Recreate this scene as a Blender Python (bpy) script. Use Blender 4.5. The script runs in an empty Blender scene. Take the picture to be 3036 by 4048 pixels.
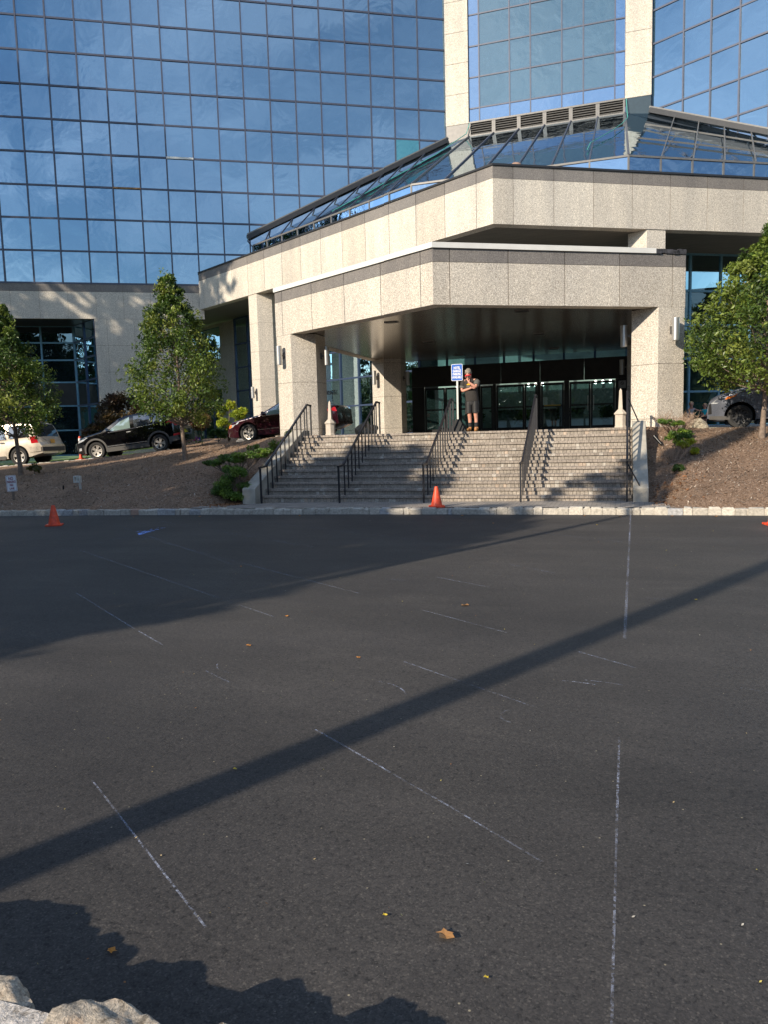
import bpy, bmesh, math, random
from mathutils import Vector, Matrix, noise
from math import sin, cos, pi, radians
S = bpy.context.scene
COL = S.collection
random.seed(7)

# ------------------------------------------------------------------ camera
cam_d = bpy.data.cameras.new('camera'); cam = bpy.data.objects.new('camera', cam_d); COL.objects.link(cam)
S.camera = cam
CAM = Vector((4.676, -17.607, 1.715))
PITCH, ROLL, YAW = .10518, -.02663, .31547
_fw = Vector((-sin(YAW)*cos(PITCH), cos(YAW)*cos(PITCH), -sin(PITCH)))
_rt = Vector((cos(YAW), sin(YAW), 0)); _up = _rt.cross(_fw)
_r = cos(ROLL)*_rt + sin(ROLL)*_up; _u = -sin(ROLL)*_rt + cos(ROLL)*_up
cam.matrix_world = Matrix(((_r.x, _u.x, -_fw.x, CAM.x), (_r.y, _u.y, -_fw.y, CAM.y), (_r.z, _u.z, -_fw.z, CAM.z), (0, 0, 0, 1)))
cam_d.sensor_fit = 'HORIZONTAL'; cam_d.sensor_width = 36; cam_d.lens = 36*2925.3/3036
cam_d.clip_start = .05; cam_d.clip_end = 2000

# ------------------------------------------------------------------ sky and sun
SUN_EL = radians(25); SUN_AZ = radians(208.1)
W = bpy.data.worlds.new('World'); S.world = W; W.use_nodes = True
nt = W.node_tree; nd = nt.nodes; lk = nt.links
bg = nd['Background']; bg.inputs[1].default_value = .14
sk = nd.new('ShaderNodeTexSky'); sk.sky_type = 'NISHITA'; sk.sun_disc = False
sk.sun_elevation = SUN_EL; sk.sun_rotation = SUN_AZ; sk.air_density = 1.0; sk.dust_density = .25; sk.ozone_density = 1.6
tc = nd.new('ShaderNodeTexCoord'); sep = nd.new('ShaderNodeSeparateXYZ'); lk.new(tc.outputs['Generated'], sep.inputs[0])
zz = nd.new('ShaderNodeMath'); zz.operation = 'MAXIMUM'; zz.inputs[1].default_value = 0.0; lk.new(sep.outputs[2], zz.inputs[0])
za = nd.new('ShaderNodeMath'); za.operation = 'ADD'; za.inputs[1].default_value = .16; lk.new(zz.outputs[0], za.inputs[0])
dv = nd.new('ShaderNodeVectorMath'); dv.operation = 'DIVIDE'
cmb = nd.new('ShaderNodeCombineXYZ')
for i in range(3): lk.new(za.outputs[0], cmb.inputs[i])
lk.new(tc.outputs['Generated'], dv.inputs[0]); lk.new(cmb.outputs[0], dv.inputs[1])
mp = nd.new('ShaderNodeMapping'); mp.inputs['Rotation'].default_value = (0, 0, .5); mp.inputs['Scale'].default_value = (1.0, .55, 1); mp.inputs['Location'].default_value = (1.3, .4, 0)
lk.new(dv.outputs[0], mp.inputs[0])
nz = nd.new('ShaderNodeTexNoise'); nz.inputs['Scale'].default_value = 1.5; nz.inputs['Detail'].default_value = 8; nz.inputs['Roughness'].default_value = .62; nz.inputs['Distortion'].default_value = .7
lk.new(mp.outputs[0], nz.inputs[0])
cr = nd.new('ShaderNodeValToRGB'); cr.color_ramp.elements[0].position = .42; cr.color_ramp.elements[0].color = (0, 0, 0, 1)
cr.color_ramp.elements[1].position = .70; cr.color_ramp.elements[1].color = (.72, .72, .72, 1); lk.new(nz.outputs[0], cr.inputs[0])
mx = nd.new('ShaderNodeMix'); mx.data_type = 'RGBA'; lk.new(cr.outputs[0], mx.inputs[0])
hs = nd.new('ShaderNodeHueSaturation'); hs.inputs['Saturation'].default_value = 1.1; lk.new(sk.outputs[0], hs.inputs['Color'])
lk.new(hs.outputs[0], mx.inputs[6])
ad = nd.new('ShaderNodeVectorMath'); ad.operation = 'ADD'; lk.new(hs.outputs[0], ad.inputs[0]); ad.inputs[1].default_value = (4.6, 4.7, 4.9); lk.new(ad.outputs[0], mx.inputs[7])
lk.new(mx.outputs[2], bg.inputs[0])

sun_d = bpy.data.lights.new('sun', 'SUN'); sun = bpy.data.objects.new('sun', sun_d); COL.objects.link(sun)
sun_d.energy = 5.0; sun_d.angle = radians(.55); sun_d.color = (1, .88, .71)
SUNTR = Vector((.471*cos(SUN_EL), .882*cos(SUN_EL), -sin(SUN_EL)))
sun.rotation_euler = SUNTR.to_track_quat('-Z', 'Y').to_euler(); sun.location = (-20, -40, 40)
S.view_settings.view_transform = 'Standard'; S.view_settings.look = 'None'
S.view_settings.exposure = 0.38; S.view_settings.gamma = 1

# ------------------------------------------------------------------ helpers
class MB:
    def __init__(s): s.v = []; s.f = []; s.m = []; s.c = []; s.mi = 0; s.col = None
    def poly(s, pts):
        n = len(s.v); s.v += [tuple(p) for p in pts]; s.f.append(tuple(range(n, n+len(pts)))); s.m.append(s.mi); s.c.append(s.col)
    def faces(s, pts, fs):
        n = len(s.v); s.v += [tuple(p) for p in pts]
        for f in fs: s.f.append(tuple(n+i for i in f)); s.m.append(s.mi); s.c.append(s.col)
    def prism(s, poly, z0, z1):
        a = sum(poly[i][0]*poly[(i+1) % len(poly)][1]-poly[(i+1) % len(poly)][0]*poly[i][1] for i in range(len(poly)))
        if a < 0: poly = poly[::-1]
        n = len(poly)
        s.faces([(x, y, z0) for x, y in poly]+[(x, y, z1) for x, y in poly],
                [tuple(range(n))[::-1], tuple(range(n, 2*n))]+[(i, (i+1) % n, n+(i+1) % n, n+i) for i in range(n)])
    def obox(s, p, u, v, w):
        p, u, v, w = Vector(p), Vector(u), Vector(v), Vector(w)
        if u.cross(v).dot(w) < 0: u, v = v, u
        s.faces([p, p+u, p+u+v, p+v, p+w, p+u+w, p+u+v+w, p+v+w],
                [(3, 2, 1, 0), (4, 5, 6, 7), (0, 1, 5, 4), (1, 2, 6, 5), (2, 3, 7, 6), (3, 0, 4, 7)])
    def box(s, x0, x1, y0, y1, z0, z1): s.obox((x0, y0, z0), (x1-x0, 0, 0), (0, y1-y0, 0), (0, 0, z1-z0))
    def tube(s, pts, rs, n=8, caps=True):
        pts = [Vector(p) for p in pts]
        if not hasattr(rs, '__len__'): rs = [rs]*len(pts)
        vs = []; fs = []
        t0 = (pts[1]-pts[0]).normalized(); a = t0.orthogonal().normalized()
        for i, p in enumerate(pts):
            t = ((pts[min(i+1, len(pts)-1)]-pts[max(i-1, 0)])).normalized()
            a = (a-t*a.dot(t)).normalized(); b = t.cross(a)
            for k in range(n):
                q = 2*pi*k/n; vs.append(p+(a*cos(q)+b*sin(q))*rs[i])
        for i in range(len(pts)-1):
            for k in range(n): fs.append((i*n+k, i*n+(k+1) % n, (i+1)*n+(k+1) % n, (i+1)*n+k))
        if caps: fs += [tuple(range(n))[::-1], tuple(range((len(pts)-1)*n, len(pts)*n))]
        s.faces(vs, fs)
    def bar(s, a, b, w, h=None, up=(0, 0, 1)):       # rectangular bar from a to b
        a, b = Vector(a), Vector(b); h = h or w; t = (b-a).normalized(); u = Vector(up)
        if abs(t.dot(u)) > .98: u = Vector((0, 1, 0))
        r = t.cross(u).normalized(); u = r.cross(t)
        s.obox(a-r*w/2-u*h/2, r*w, u*h, b-a)
    def lathe(s, prof, c=(0, 0, 0), n=20, axis='Z'):
        vs = []; fs = []; m = len(prof); c = Vector(c)
        for k in range(n):
            q = 2*pi*k/n
            for r, z in prof:
                p = (r*cos(q), r*sin(q), z) if axis == 'Z' else (r*cos(q), z, r*sin(q))
                vs.append(c+Vector(p))
        for k in range(n):
            for i in range(m-1):
                f = (k*m+i, ((k+1) % n)*m+i, ((k+1) % n)*m+i+1, k*m+i+1)
                fs.append(f if axis == 'Z' else f[::-1])
        s.faces(vs, fs)
    def build(s, name, mats, parent=None, loc=None, smooth=False, merge=False):
        me = bpy.data.meshes.new(name)
        o = bpy.data.objects.new(name, me); COL.objects.link(o)
        off = Vector((0, 0, 0))
        if parent is not None:
            o.parent = parent; q = parent
            while q: off = off+q.location; q = q.parent
        elif loc is not None: o.location = loc; off = Vector(loc)
        me.from_pydata([tuple(Vector(p)-off) for p in s.v], [], s.f)
        if not isinstance(mats, (list, tuple)): mats = [mats]
        for m in mats: me.materials.append(m)
        if len(mats) > 1: me.polygons.foreach_set('material_index', s.m)
        if any(c is not None for c in s.c):
            ca = me.color_attributes.new('Col', 'FLOAT_COLOR', 'CORNER'); d = []
            for p, c in zip(me.polygons, s.c):
                c = c or (1, 1, 1)
                for _ in range(p.loop_total): d += [c[0], c[1], c[2], 1]
            ca.data.foreach_set('color', d)
        if merge:
            b = bmesh.new(); b.from_mesh(me); bmesh.ops.remove_doubles(b, verts=b.verts, dist=.0005)
            bmesh.ops.recalc_face_normals(b, faces=b.faces); b.to_mesh(me); b.free()
        if smooth: smooth_by(me, smooth if smooth is not True else 40)
        me.update(); return o
def smooth_by(me, ang=40):
    for p in me.polygons: p.use_smooth = True
    me.set_sharp_from_angle(angle=radians(ang))
def tag(o, label=None, cat=None, group=None, kind=None):
    if label: o['label'] = label
    if cat: o['category'] = cat
    if group: o['group'] = group
    if kind: o['kind'] = kind
    return o
def thing(name, loc, label, cat, group=None, rot=None):
    o = bpy.data.objects.new(name, None); COL.objects.link(o); o.location = loc; o.empty_display_size = .3
    if rot: o.rotation_euler = rot
    return tag(o, label, cat, group)
def copy_tree(o, parent=None):
    c = o.copy(); COL.objects.link(c); c.parent = parent
    for ch in list(o.children): copy_tree(ch, c)
    return c

# ------------------------------------------------------------------ materials
def newmat(name):
    m = bpy.data.materials.new(name); m.use_nodes = True; t = m.node_tree
    return m, t, t.nodes['Principled BSDF']
def N(t, ty, **k):
    n = t.nodes.new(ty)
    for a, b in k.items():
        if a.startswith('i_'): n.inputs[a[2:].replace('_', ' ')].default_value = b
        else: setattr(n, a, b)
    return n
def ramp(t, fac, stops):
    r = N(t, 'ShaderNodeValToRGB'); e = r.color_ramp.elements
    while len(e) < len(stops): e.new(.5)
    for x, (p, c) in zip(e, stops): x.position = p; x.color = (*c, 1) if len(c) == 3 else c
    t.links.new(fac, r.inputs[0]); return r.outputs[0]
def coords(t, scale=(1, 1, 1), kind='Object'):
    c = N(t, 'ShaderNodeTexCoord'); m = N(t, 'ShaderNodeMapping'); m.inputs['Scale'].default_value = scale
    t.links.new(c.outputs[kind], m.inputs[0]); return m.outputs[0]
def noisef(t, co, scale, detail=4, rough=.55, dist=0):
    n = N(t, 'ShaderNodeTexNoise'); n.inputs['Scale'].default_value = scale; n.inputs['Detail'].default_value = detail
    n.inputs['Roughness'].default_value = rough; n.inputs['Distortion'].default_value = dist
    t.links.new(co, n.inputs[0]); return n.outputs[0]
def mixc(t, fac, a, b, mode='MIX'):
    m = N(t, 'ShaderNodeMix', data_type='RGBA', blend_type=mode)
    for k, x in ((0, fac), (6, a), (7, b)):
        if hasattr(x, 'links') or hasattr(x, 'is_linked'): t.links.new(x, m.inputs[k])
        elif k == 0: m.inputs[0].default_value = x
        else: m.inputs[k].default_value = (*x, 1) if len(x) == 3 else x
    return m.outputs[2]
def bump(t, p, h, strength=.3, dist=.01):
    b = N(t, 'ShaderNodeBump'); b.inputs['Strength'].default_value = strength; b.inputs['Distance'].default_value = dist
    t.links.new(h, b.inputs['Height']); t.links.new(b.outputs[0], p.inputs['Normal'])
def simple(name, col, rough=.6, metal=0, vary=.12, scale=6, coat=0, spec=.5, bmp=0):
    m, t, p = newmat(name); co = coords(t)
    f = noisef(t, co, scale, 5)
    lo = tuple(c*(1-vary) for c in col); hi = tuple(min(1, c*(1+vary)) for c in col)
    t.links.new(ramp(t, f, [(.3, lo), (.7, hi)]), p.inputs['Base Color'])
    p.inputs['Roughness'].default_value = rough; p.inputs['Metallic'].default_value = metal
    p.inputs['Specular IOR Level'].default_value = spec
    if coat: p.inputs['Coat Weight'].default_value = coat; p.inputs['Coat Roughness'].default_value = .04
    if bmp: bump(t, p, noisef(t, co, scale*8, 4), .4, bmp)
    return m
def attrmat(name, rough=.8, vary=.25, scale=40, bmp=.004, spec=.3, trans=0):
    m, t, p = newmat(name); a = N(t, 'ShaderNodeAttribute', attribute_name='Col'); co = coords(t)
    f = noisef(t, co, scale, 4)
    c = mixc(t, 1.0, a.outputs[0], ramp(t, f, [(.3, (1-vary,)*3), (.72, (1+vary,)*3)]), 'MULTIPLY')
    t.links.new(c, p.inputs['Base Color']); p.inputs['Roughness'].default_value = rough; p.inputs['Specular IOR Level'].default_value = spec
    if bmp: bump(t, p, f, .5, bmp)
    if trans:
        tr = N(t, 'ShaderNodeBsdfTranslucent'); ms = N(t, 'ShaderNodeMixShader'); ms.inputs[0].default_value = trans
        t.links.new(c, tr.inputs[0]); t.links.new(p.outputs[0], ms.inputs[1]); t.links.new(tr.outputs[0], ms.inputs[2])
        t.links.new(ms.outputs[0], t.nodes['Material Output'].inputs[0])
    return m
def granite(name, a, b, c, sc=24):
    m, t, p = newmat(name); co = coords(t)
    f = noisef(t, co, sc, 3, .7); v = N(t, 'ShaderNodeTexVoronoi'); v.inputs['Scale'].default_value = sc*1.5; t.links.new(co, v.inputs[0])
    c1 = ramp(t, f, [(.36, c), (.5, b), (.62, a)])
    v2 = ramp(t, v.outputs['Color'], [(.25, (.80, .79, .78)), (.75, (1.16, 1.15, 1.12))])
    c2 = mixc(t, 1, c1, v2, 'MULTIPLY')
    big = noisef(t, coords(t, (1, 1, .16)), 1.1, 6, .65)
    tn_ = N(t, 'ShaderNodeAttribute', attribute_name='Col'); ta = N(t, 'ShaderNodeVectorMath'); ta.operation = 'ADD'; ta.inputs[1].default_value = (1, 1, 1); t.links.new(tn_.outputs['Vector'], ta.inputs[0])
    c2 = mixc(t, 1, c2, ta.outputs[0], 'MULTIPLY')
    c3 = mixc(t, 1, c2, ramp(t, big, [(.3, (.80, .80, .81)), (.7, (1.09, 1.07, 1.04))]), 'MULTIPLY')
    t.links.new(c3, p.inputs['Base Color']); p.inputs['Roughness'].default_value = .75; p.inputs['Specular IOR Level'].default_value = .3
    bump(t, p, f, .6, .012); return m
def glassy(name, refl, tint, body, rough=.01, wav=.0, transp=0, wscale=.9):
    m, t, p = newmat(name); t.nodes.remove(p); out = t.nodes['Material Output']
    g = N(t, 'ShaderNodeBsdfGlossy'); g.inputs['Roughness'].default_value = rough; g.inputs['Color'].default_value = (*tint, 1)
    if transp: d = N(t, 'ShaderNodeBsdfTransparent'); d.inputs[0].default_value = (*body, 1)
    else: d = N(t, 'ShaderNodeBsdfDiffuse'); d.inputs[0].default_value = (*body, 1)
    lw = N(t, 'ShaderNodeLayerWeight'); lw.inputs[0].default_value = .35
    mr = N(t, 'ShaderNodeMapRange'); mr.inputs['To Min'].default_value = refl; mr.inputs['To Max'].default_value = 1
    t.links.new(lw.outputs['Fresnel'], mr.inputs[0])
    ms = N(t, 'ShaderNodeMixShader'); t.links.new(mr.outputs[0], ms.inputs[0]); t.links.new(d.outputs[0], ms.inputs[1]); t.links.new(g.outputs[0], ms.inputs[2])
    if wav:
        co = coords(t); b = N(t, 'ShaderNodeBump'); b.inputs['Strength'].default_value = 1; b.inputs['Distance'].default_value = wav
        t.links.new(noisef(t, co, wscale, 3, .5, .6), b.inputs['Height'])
        t.links.new(b.outputs[0], g.inputs['Normal'])
    t.links.new(ms.outputs[0], out.inputs[0]); return m

M_STONE = granite('cream_granite', (.76, .72, .65), (.545, .50, .435), (.345, .315, .275), 40)
M_GREY = granite('grey_granite', (.25, .235, .225), (.20, .188, .18), (.15, .14, .135), 40)
M_DARK = simple('dark_metal', (.03, .03, .033), .45, .3)
M_JOINT = simple('joint_sealant', (.13, .10, .075), .9)
M_MULL = simple('mullion_metal', (.058, .066, .10), .45, .2)
M_TRIM = simple('grey_trim_metal', (.155, .147, .14), .45, .3)
M_TEAL = simple('teal_mullion', (.13, .27, .36), .4, .2)
M_NAVY = simple('navy_mullion', (.045, .07, .13), .4, .3)
M_FLASH = simple('white_flashing', (.66, .65, .61), .5, 0, .06, 2)
M_TORN = simple('torn_flashing', (.035, .035, .04), .8, 0, .9, 9)
M_GLASS = glassy('tower_mirror_glass', .47, (.46, .62, .75), (.012, .035, .06), .008, .012, 0, .55)
M_GLASSB = glassy('bay_mirror_glass', .36, (.60, .70, .70), (.04, .075, .09), .012, .02)
M_GLASSC = glassy('bright_edge_glass', .52, (.66, .80, .95), (.03, .06, .10), .01, .012, 0, 1.2)
M_SKYL = glassy('skylight_glass', .5, (.6, .70, .78), (.015, .022, .03), .012, .02, 0, .7)
M_LOBBY = glassy('lobby_glass', .10, (.6, .8, .88), (.30, .46, .50), .006, .004, 1)
M_LOBBYD = glassy('dark_window_glass', .20, (.5, .68, .80), (.006, .012, .016), .006, .006)
M_DOORG = glassy('door_glass', .20, (.65, .85, .88), (.14, .22, .23), .004, .0, 1)
M_BLACK = simple('black_aluminium', (.008, .008, .009), .35, .2)
M_BRONZE = simple('dark_bronze_panel', (.02, .018, .016), .4, .3, .3, 3)
M_CONC = simple('cheek_concrete', (.40, .37, .31), .85, 0, .22, 3, bmp=.006)
M_RAIL = simple('rail_black_paint', (.018, .018, .022), .38, .0, .2, 9)
M_ALU = simple('brushed_aluminium', (.55, .54, .52), .35, .75, .06, 20)
M_ALUS = simple('silver_trim', (.75, .75, .77), .2, .9, .05)
def soffit(name, col, rough, metal, scale, strength, ang):
    m, t, p = newmat(name); c = N(t, 'ShaderNodeTexCoord'); mp = N(t, 'ShaderNodeMapping'); mp.inputs['Rotation'].default_value = (0, 0, ang)
    t.links.new(c.outputs['Object'], mp.inputs[0])
    w = N(t, 'ShaderNodeTexWave'); w.inputs['Scale'].default_value = scale; w.wave_profile = 'SIN'; t.links.new(mp.outputs[0], w.inputs[0])
    f = noisef(t, coords(t, (1, 6, 1)), 1.2, 4)
    t.links.new(ramp(t, f, [(.3, tuple(x*.8 for x in col)), (.7, tuple(x*1.2 for x in col))]), p.inputs['Base Color'])
    p.inputs['Roughness'].default_value = rough; p.inputs['Metallic'].default_value = metal
    bump(t, p, w.outputs[1], strength, .01); return m
M_SOFC = soffit('canopy_soffit_metal', (.30, .265, .225), .20, .7, 1.6, .10, radians(90))
M_SOFF = soffit('ribbed_soffit', (.15, .13, .105), .55, .1, 2.4, 1, radians(-60))
def asphalt():
    m, t, p = newmat('fresh_asphalt'); co = coords(t)
    g = noisef(t, co, 38, 5, .75); big = noisef(t, co, .35, 5, .6); f = noisef(t, co, 120, 2, .8)
    ag = N(t, 'ShaderNodeTexVoronoi'); ag.inputs['Scale'].default_value = 150; t.links.new(co, ag.inputs[0])
    bw = N(t, 'ShaderNodeSeparateColor'); t.links.new(ag.outputs['Color'], bw.inputs[0])
    c = ramp(t, bw.outputs[0], [(0, (.034, .0315, .0305)), (.6, (.050, .0460, .0440)), (.9, (.061, .0560, .0525)), (1, (.092, .084, .076))])
    c = mixc(t, 1, c, ramp(t, g, [(.35, (.42, .42, .43)), (.45, (.98, .98, .98)), (.66, (1.14, 1.13, 1.11))]), 'MULTIPLY')
    c = mixc(t, 1, c, ramp(t, big, [(.3, (.74, .74, .76)), (.7, (1.26, 1.24, 1.2))]), 'MULTIPLY')
    dst = noisef(t, coords(t, (.5, 1.1, 1)), 1.7, 7, .72, .8); c = mixc(t, 1, c, ramp(t, dst, [(.34, (.88, .88, .89)), (.55, (1, 1, 1)), (.72, (1.22, 1.21, 1.19))]), 'MULTIPLY')
    stv = noisef(t, coords(t, (.12, 1.3, 1)), .9, 5, .65); c = mixc(t, 1, c, ramp(t, stv, [(.36, (.9, .9, .9)), (.64, (1.12, 1.12, 1.13))]), 'MULTIPLY')
    v = N(t, 'ShaderNodeTexVoronoi'); v.inputs['Scale'].default_value = 9; t.links.new(co, v.inputs[0])
    sp = ramp(t, v.outputs['Distance'], [(.025, (1, 1, 1)), (.05, (0, 0, 0))])
    c = mixc(t, sp, c, (.30, .26, .18)); 
    t.links.new(c, p.inputs['Base Color']); p.inputs['Roughness'].default_value = .72; p.inputs['Specular IOR Level'].default_value = .35
    bump(t, p, g, .5, .008); return m
M_ASPH = asphalt()
def mulchm():
    m, t, p = newmat('bark_mulch'); co = coords(t)
    f = noisef(t, coords(t, (1, 1, 1)), 26, 4, .8, 1.2); g = noisef(t, co, .8, 4); h = noisef(t, coords(t, (2, .8, 1)), 60, 3, .7)
    c = ramp(t, f, [(.34, (.10, .068, .05)), (.48, (.265, .18, .125)), (.6, (.41, .30, .22)), (.72, (.58, .48, .40))])
    c = mixc(t, 1, c, ramp(t, g, [(.3, (.8, .78, .76)), (.7, (1.15, 1.1, 1.05))]), 'MULTIPLY')
    t.links.new(c, p.inputs['Base Color']); p.inputs['Roughness'].default_value = .95; p.inputs['Specular IOR Level'].default_value = .1
    bump(t, p, f, .9, .05); return m
M_MULCH = mulchm()
def paver(name, c1, c2, mort, sc, bw=.2, bh=.1):
    m, t, p = newmat(name); co = coords(t)
    b = N(t, 'ShaderNodeTexBrick'); b.inputs['Scale'].default_value = 1; b.inputs['Brick Width'].default_value = bw; b.inputs['Row Height'].default_value = bh
    b.inputs['Mortar Size'].default_value = .006; b.inputs['Color1'].default_value = (*c1, 1); b.inputs['Color2'].default_value = (*c2, 1); b.inputs['Mortar'].default_value = (*mort, 1)
    t.links.new(co, b.inputs[0]); f = noisef(t, co, 3, 5)
    t.links.new(mixc(t, 1, b.outputs[0], ramp(t, f, [(.3, (.8, .8, .8)), (.7, (1.15, 1.14, 1.12))]), 'MULTIPLY'), p.inputs['Base Color'])
    p.inputs['Roughness'].default_value = .85; bump(t, p, b.outputs['Fac'], -.4, .005); return m
M_PAVER = paver('grey_pavers', (.33, .29, .25), (.25, .225, .20), (.10, .09, .08), 1)
M_BRICK = attrmat('step_bricks', .85, .3, 30, .004)
M_MORTAR = simple('dark_mortar', (.10, .09, .08), .95)
M_KERB = attrmat('granite_blocks', .85, .28, 22, .012)
M_LEAF = attrmat('leaf', .42, .25, 3, 0, .45, .3)
M_BARK = simple('bark', (.20, .15, .115), .9, 0, .35, 12, bmp=.01)
M_GRASS = attrmat('grass_blade', .6, .2, 5, 0, .3, .25)
M_LAWN = simple('lawn_soil', (.10, .16, .03), .9, 0, .3, 6)
M_ORANGE = simple('cone_orange_plastic', (.70, .07, .022), .5, 0, .28, 14)
M_WHITE = simple('white_paint', (.78, .78, .76), .5, 0, .05)
M_BLUE = simple('sign_blue', (.004, .105, .50), .4, 0, .05)
M_SIGNW = simple('sign_white', (.76, .78, .80), .4, 0, .05)
M_MAROONT = simple('sign_maroon', (.26, .03, .06), .5, 0, .05)
M_GALV = simple('galvanised_post', (.62, .64, .62), .45, .4, .1, 15)
M_RUBBER = simple('black_rubber', (.022, .022, .022), .8, 0, .25, 12)
M_OBEL = simple('cast_stone', (.50, .445, .375), .8, 0, .1, 8)
M_CHALK = None

# ------------------------------------------------------------------ terrain functions
c30, s30 = cos(pi/6), sin(pi/6)
def sm(t): t = max(0, min(1, t)); return t*t*(3-2*t)
def lerp(a, b, t): return a+(b-a)*t
def interp(tab, x):
    if x <= tab[0][0]: return tab[0][1]
    for (a, p), (b, q) in zip(tab, tab[1:]):
        if x <= b: return lerp(p, q, (x-a)/(b-a))
    return tab[-1][1]
DECK = 1.715
def asph_z(x, y=0): return -.14+.008*max(-40, min(40, x))
def kerb_y(x): return -1.36-.0037*x*x if abs(x) < 14 else -1.36-.0037*196-.1*(abs(x)-14)
def kerb_z(x): return .008*x
YN = [(-40, 4.2), (-26, 5.6), (-19, 6.4), (-16, 7.0), (-13, 7.35), (-10, 7.0), (-7.6, 5.9), (-6.4, 4.7), (-4.6, 4.3), (4.8, 4.3), (5.3, 4.35), (6.6, 4.7), (9, 5.0), (40, 5.0)]
ZD = [(-40, -.2), (-26, .40), (-19.3, .79), (-16, .985), (-13.4, 1.21), (-9, 1.52), (-6.4, 1.69), (-5, 1.71), (5, 1.71), (6.8, 1.62), (9, 1.62), (40, 1.5)]
def yn(x): return interp(YN, x)
def zd(x): return interp(ZD, x)
def bank_z(x, y):
    k = lerp(kerb_y(x)+.16, .05, max(sm((x+6.5)/1.2) if x < 0 else 0, sm((6.1-x)/.8) if x > 0 else 0)); t = (y-k)/(yn(x)-k); t = max(0, min(1, t))
    return lerp(kerb_z(x)-.01, zd(x)+.02, t**.86) + .035*sin(t*pi)*noise.noise(Vector((x*.8, y*.8, 1)))
def on_ground(x, y):
    return bank_z(x, y) if y < yn(x) else zd(x)

# ------------------------------------------------------------------ ground
def grid(name, xs, ys, zf, mat, **k):
    b = MB(); b.v = [(x, y, zf(x, y)) for x in xs for y in ys]; m = len(ys)
    b.f = [(i*m+j, (i+1)*m+j, (i+1)*m+j+1, i*m+j+1) for i in range(len(xs)-1) for j in range(m-1)]
    b.m = [0]*len(b.f); b.c = [None]*len(b.f)
    o = b.build(name, mat, smooth=180); o['kind'] = 'structure'; return o
xs = [-400, -200, -100, -40, -20, -10, 0, 10, 20, 40, 100, 200, 400]
grid('parking_lot', xs, [-400, -150, -60, -30, -15, -5, 0], lambda x, y: asph_z(x), M_ASPH)
g = MB()
for x in range(-400, 400, 100): g.poly([(x, 0, -.6), (x+100, 0, -.6), (x+100, 500, -.6), (x, 500, -.6)])
tag(g.build('ground', M_LAWN), kind='structure')
rng = lambda a, b, n: [a+(b-a)*i/n for i in range(n+1)]
# left and right mulch banks
def bank(name, x0, x1, n):
    b = MB(); m = 26
    X = rng(x0, x1, n)
    for x in X:
        k = kerb_y(x)+.14
        for j in range(m+1):
            y = lerp(k, yn(x)+.0, j/m); b.v.append((x, y, bank_z(x, y)+.012*noise.noise(Vector((x*3, y*3, 4)))))
    b.f = [(i*(m+1)+j, (i+1)*(m+1)+j, (i+1)*(m+1)+j+1, i*(m+1)+j+1) for i in range(n) for j in range(m)]
    b.m = [0]*len(b.f); b.c = [None]*len(b.f)
    tag(b.build(name, M_MULCH, smooth=180), kind='structure')
bank('mulch_bank', -34, -4.62, 110)
bank('mulch_bank', 4.9, 24, 90)
# loose bark chips that nobody could count
ch = MB(); rc = random.Random(3)
for i in range(11000):
    x = rc.uniform(-15, -4.9) if rc.random() < .62 else rc.uniform(5.25, 10)
    y = kerb_y(x)+.2+rc.random()*(yn(x)-kerb_y(x)-.25); z = bank_z(x, y)+.012
    a = rc.random()*pi; l = rc.uniform(.012, .034); w = rc.uniform(.005, .011); tz = rc.uniform(-.012, .02)
    d = Vector((cos(a)*l, sin(a)*l, tz)); e = Vector((-sin(a)*w, cos(a)*w, rc.uniform(-.006, .006)))
    v = rc.random(); k = rc.uniform(.35, 1.3); ch.col = (.30*k, .225*k, .17*k) if v < .93 else (.50*k, .43*k, .35*k)
    c = Vector((x, y, z)); ch.poly([c-d-e, c+d-e, c+d+e, c-d+e])
M_CHIP = attrmat('bark_chip', .9, .2, 20, 0)
tag(ch.build('bark_chips', M_CHIP), kind='stuff')
# driveway, apron under the canopy, lawn and planting bed behind it
LANE = 3.7
def lane_far(x): return yn(x)+LANE
def strip(name, X, f0, f1, n, zf, mat):
    b = MB()
    for x in X:
        for j in range(n+1):
            y = lerp(f0(x), f1(x), j/n); b.v.append((x, y, zf(x, y)))
    b.f = [(i*(n+1)+j, (i+1)*(n+1)+j, (i+1)*(n+1)+j+1, i*(n+1)+j+1) for i in range(len(X)-1) for j in range(n)]
    b.m = [0]*len(b.f); b.c = [None]*len(b.f)
    o = b.build(name, mat, smooth=180); o['kind'] = 'structure'; return o
strip('driveway', rng(-34, -6.4, 40), yn, lambda x: lane_far(x), 4, lambda x, y: zd(x), M_ASPH)
strip('driveway', rng(6.5, 24, 14), yn, lambda x: 11.5, 4, lambda x, y: zd(x), M_ASPH)
strip('forecourt', rng(-6.4, 6.5, 12), lambda x: 3.3 if abs(x) < 4.85 else yn(x), lambda x: 17.6, 6, lambda x, y: zd(x) if abs(x) > 5 else DECK-.006, M_PAVER)
strip('lawn', rng(-34, -15.0, 30), lambda x: lane_far(x)+.16, lambda x: 24, 6, lambda x, y: zd(x)+.06+.06*max(0, y-lane_far(x))**.8*.6, M_LAWN)
strip('planting_bed', rng(-15.0, -6.4, 20), lambda x: lane_far(x)+.16, lambda x: 27, 6, lambda x, y: lerp(zd(x)+.08, 1.70, sm((y-lane_far(x))/3)), M_MULCH)
strip('walkway', rng(6.5, 24, 10), lambda x: 11.5, lambda x: 30, 4, lambda x, y: lerp(zd(x), 1.70, sm((y-11.5)/1.0)), M_PAVER)
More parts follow.
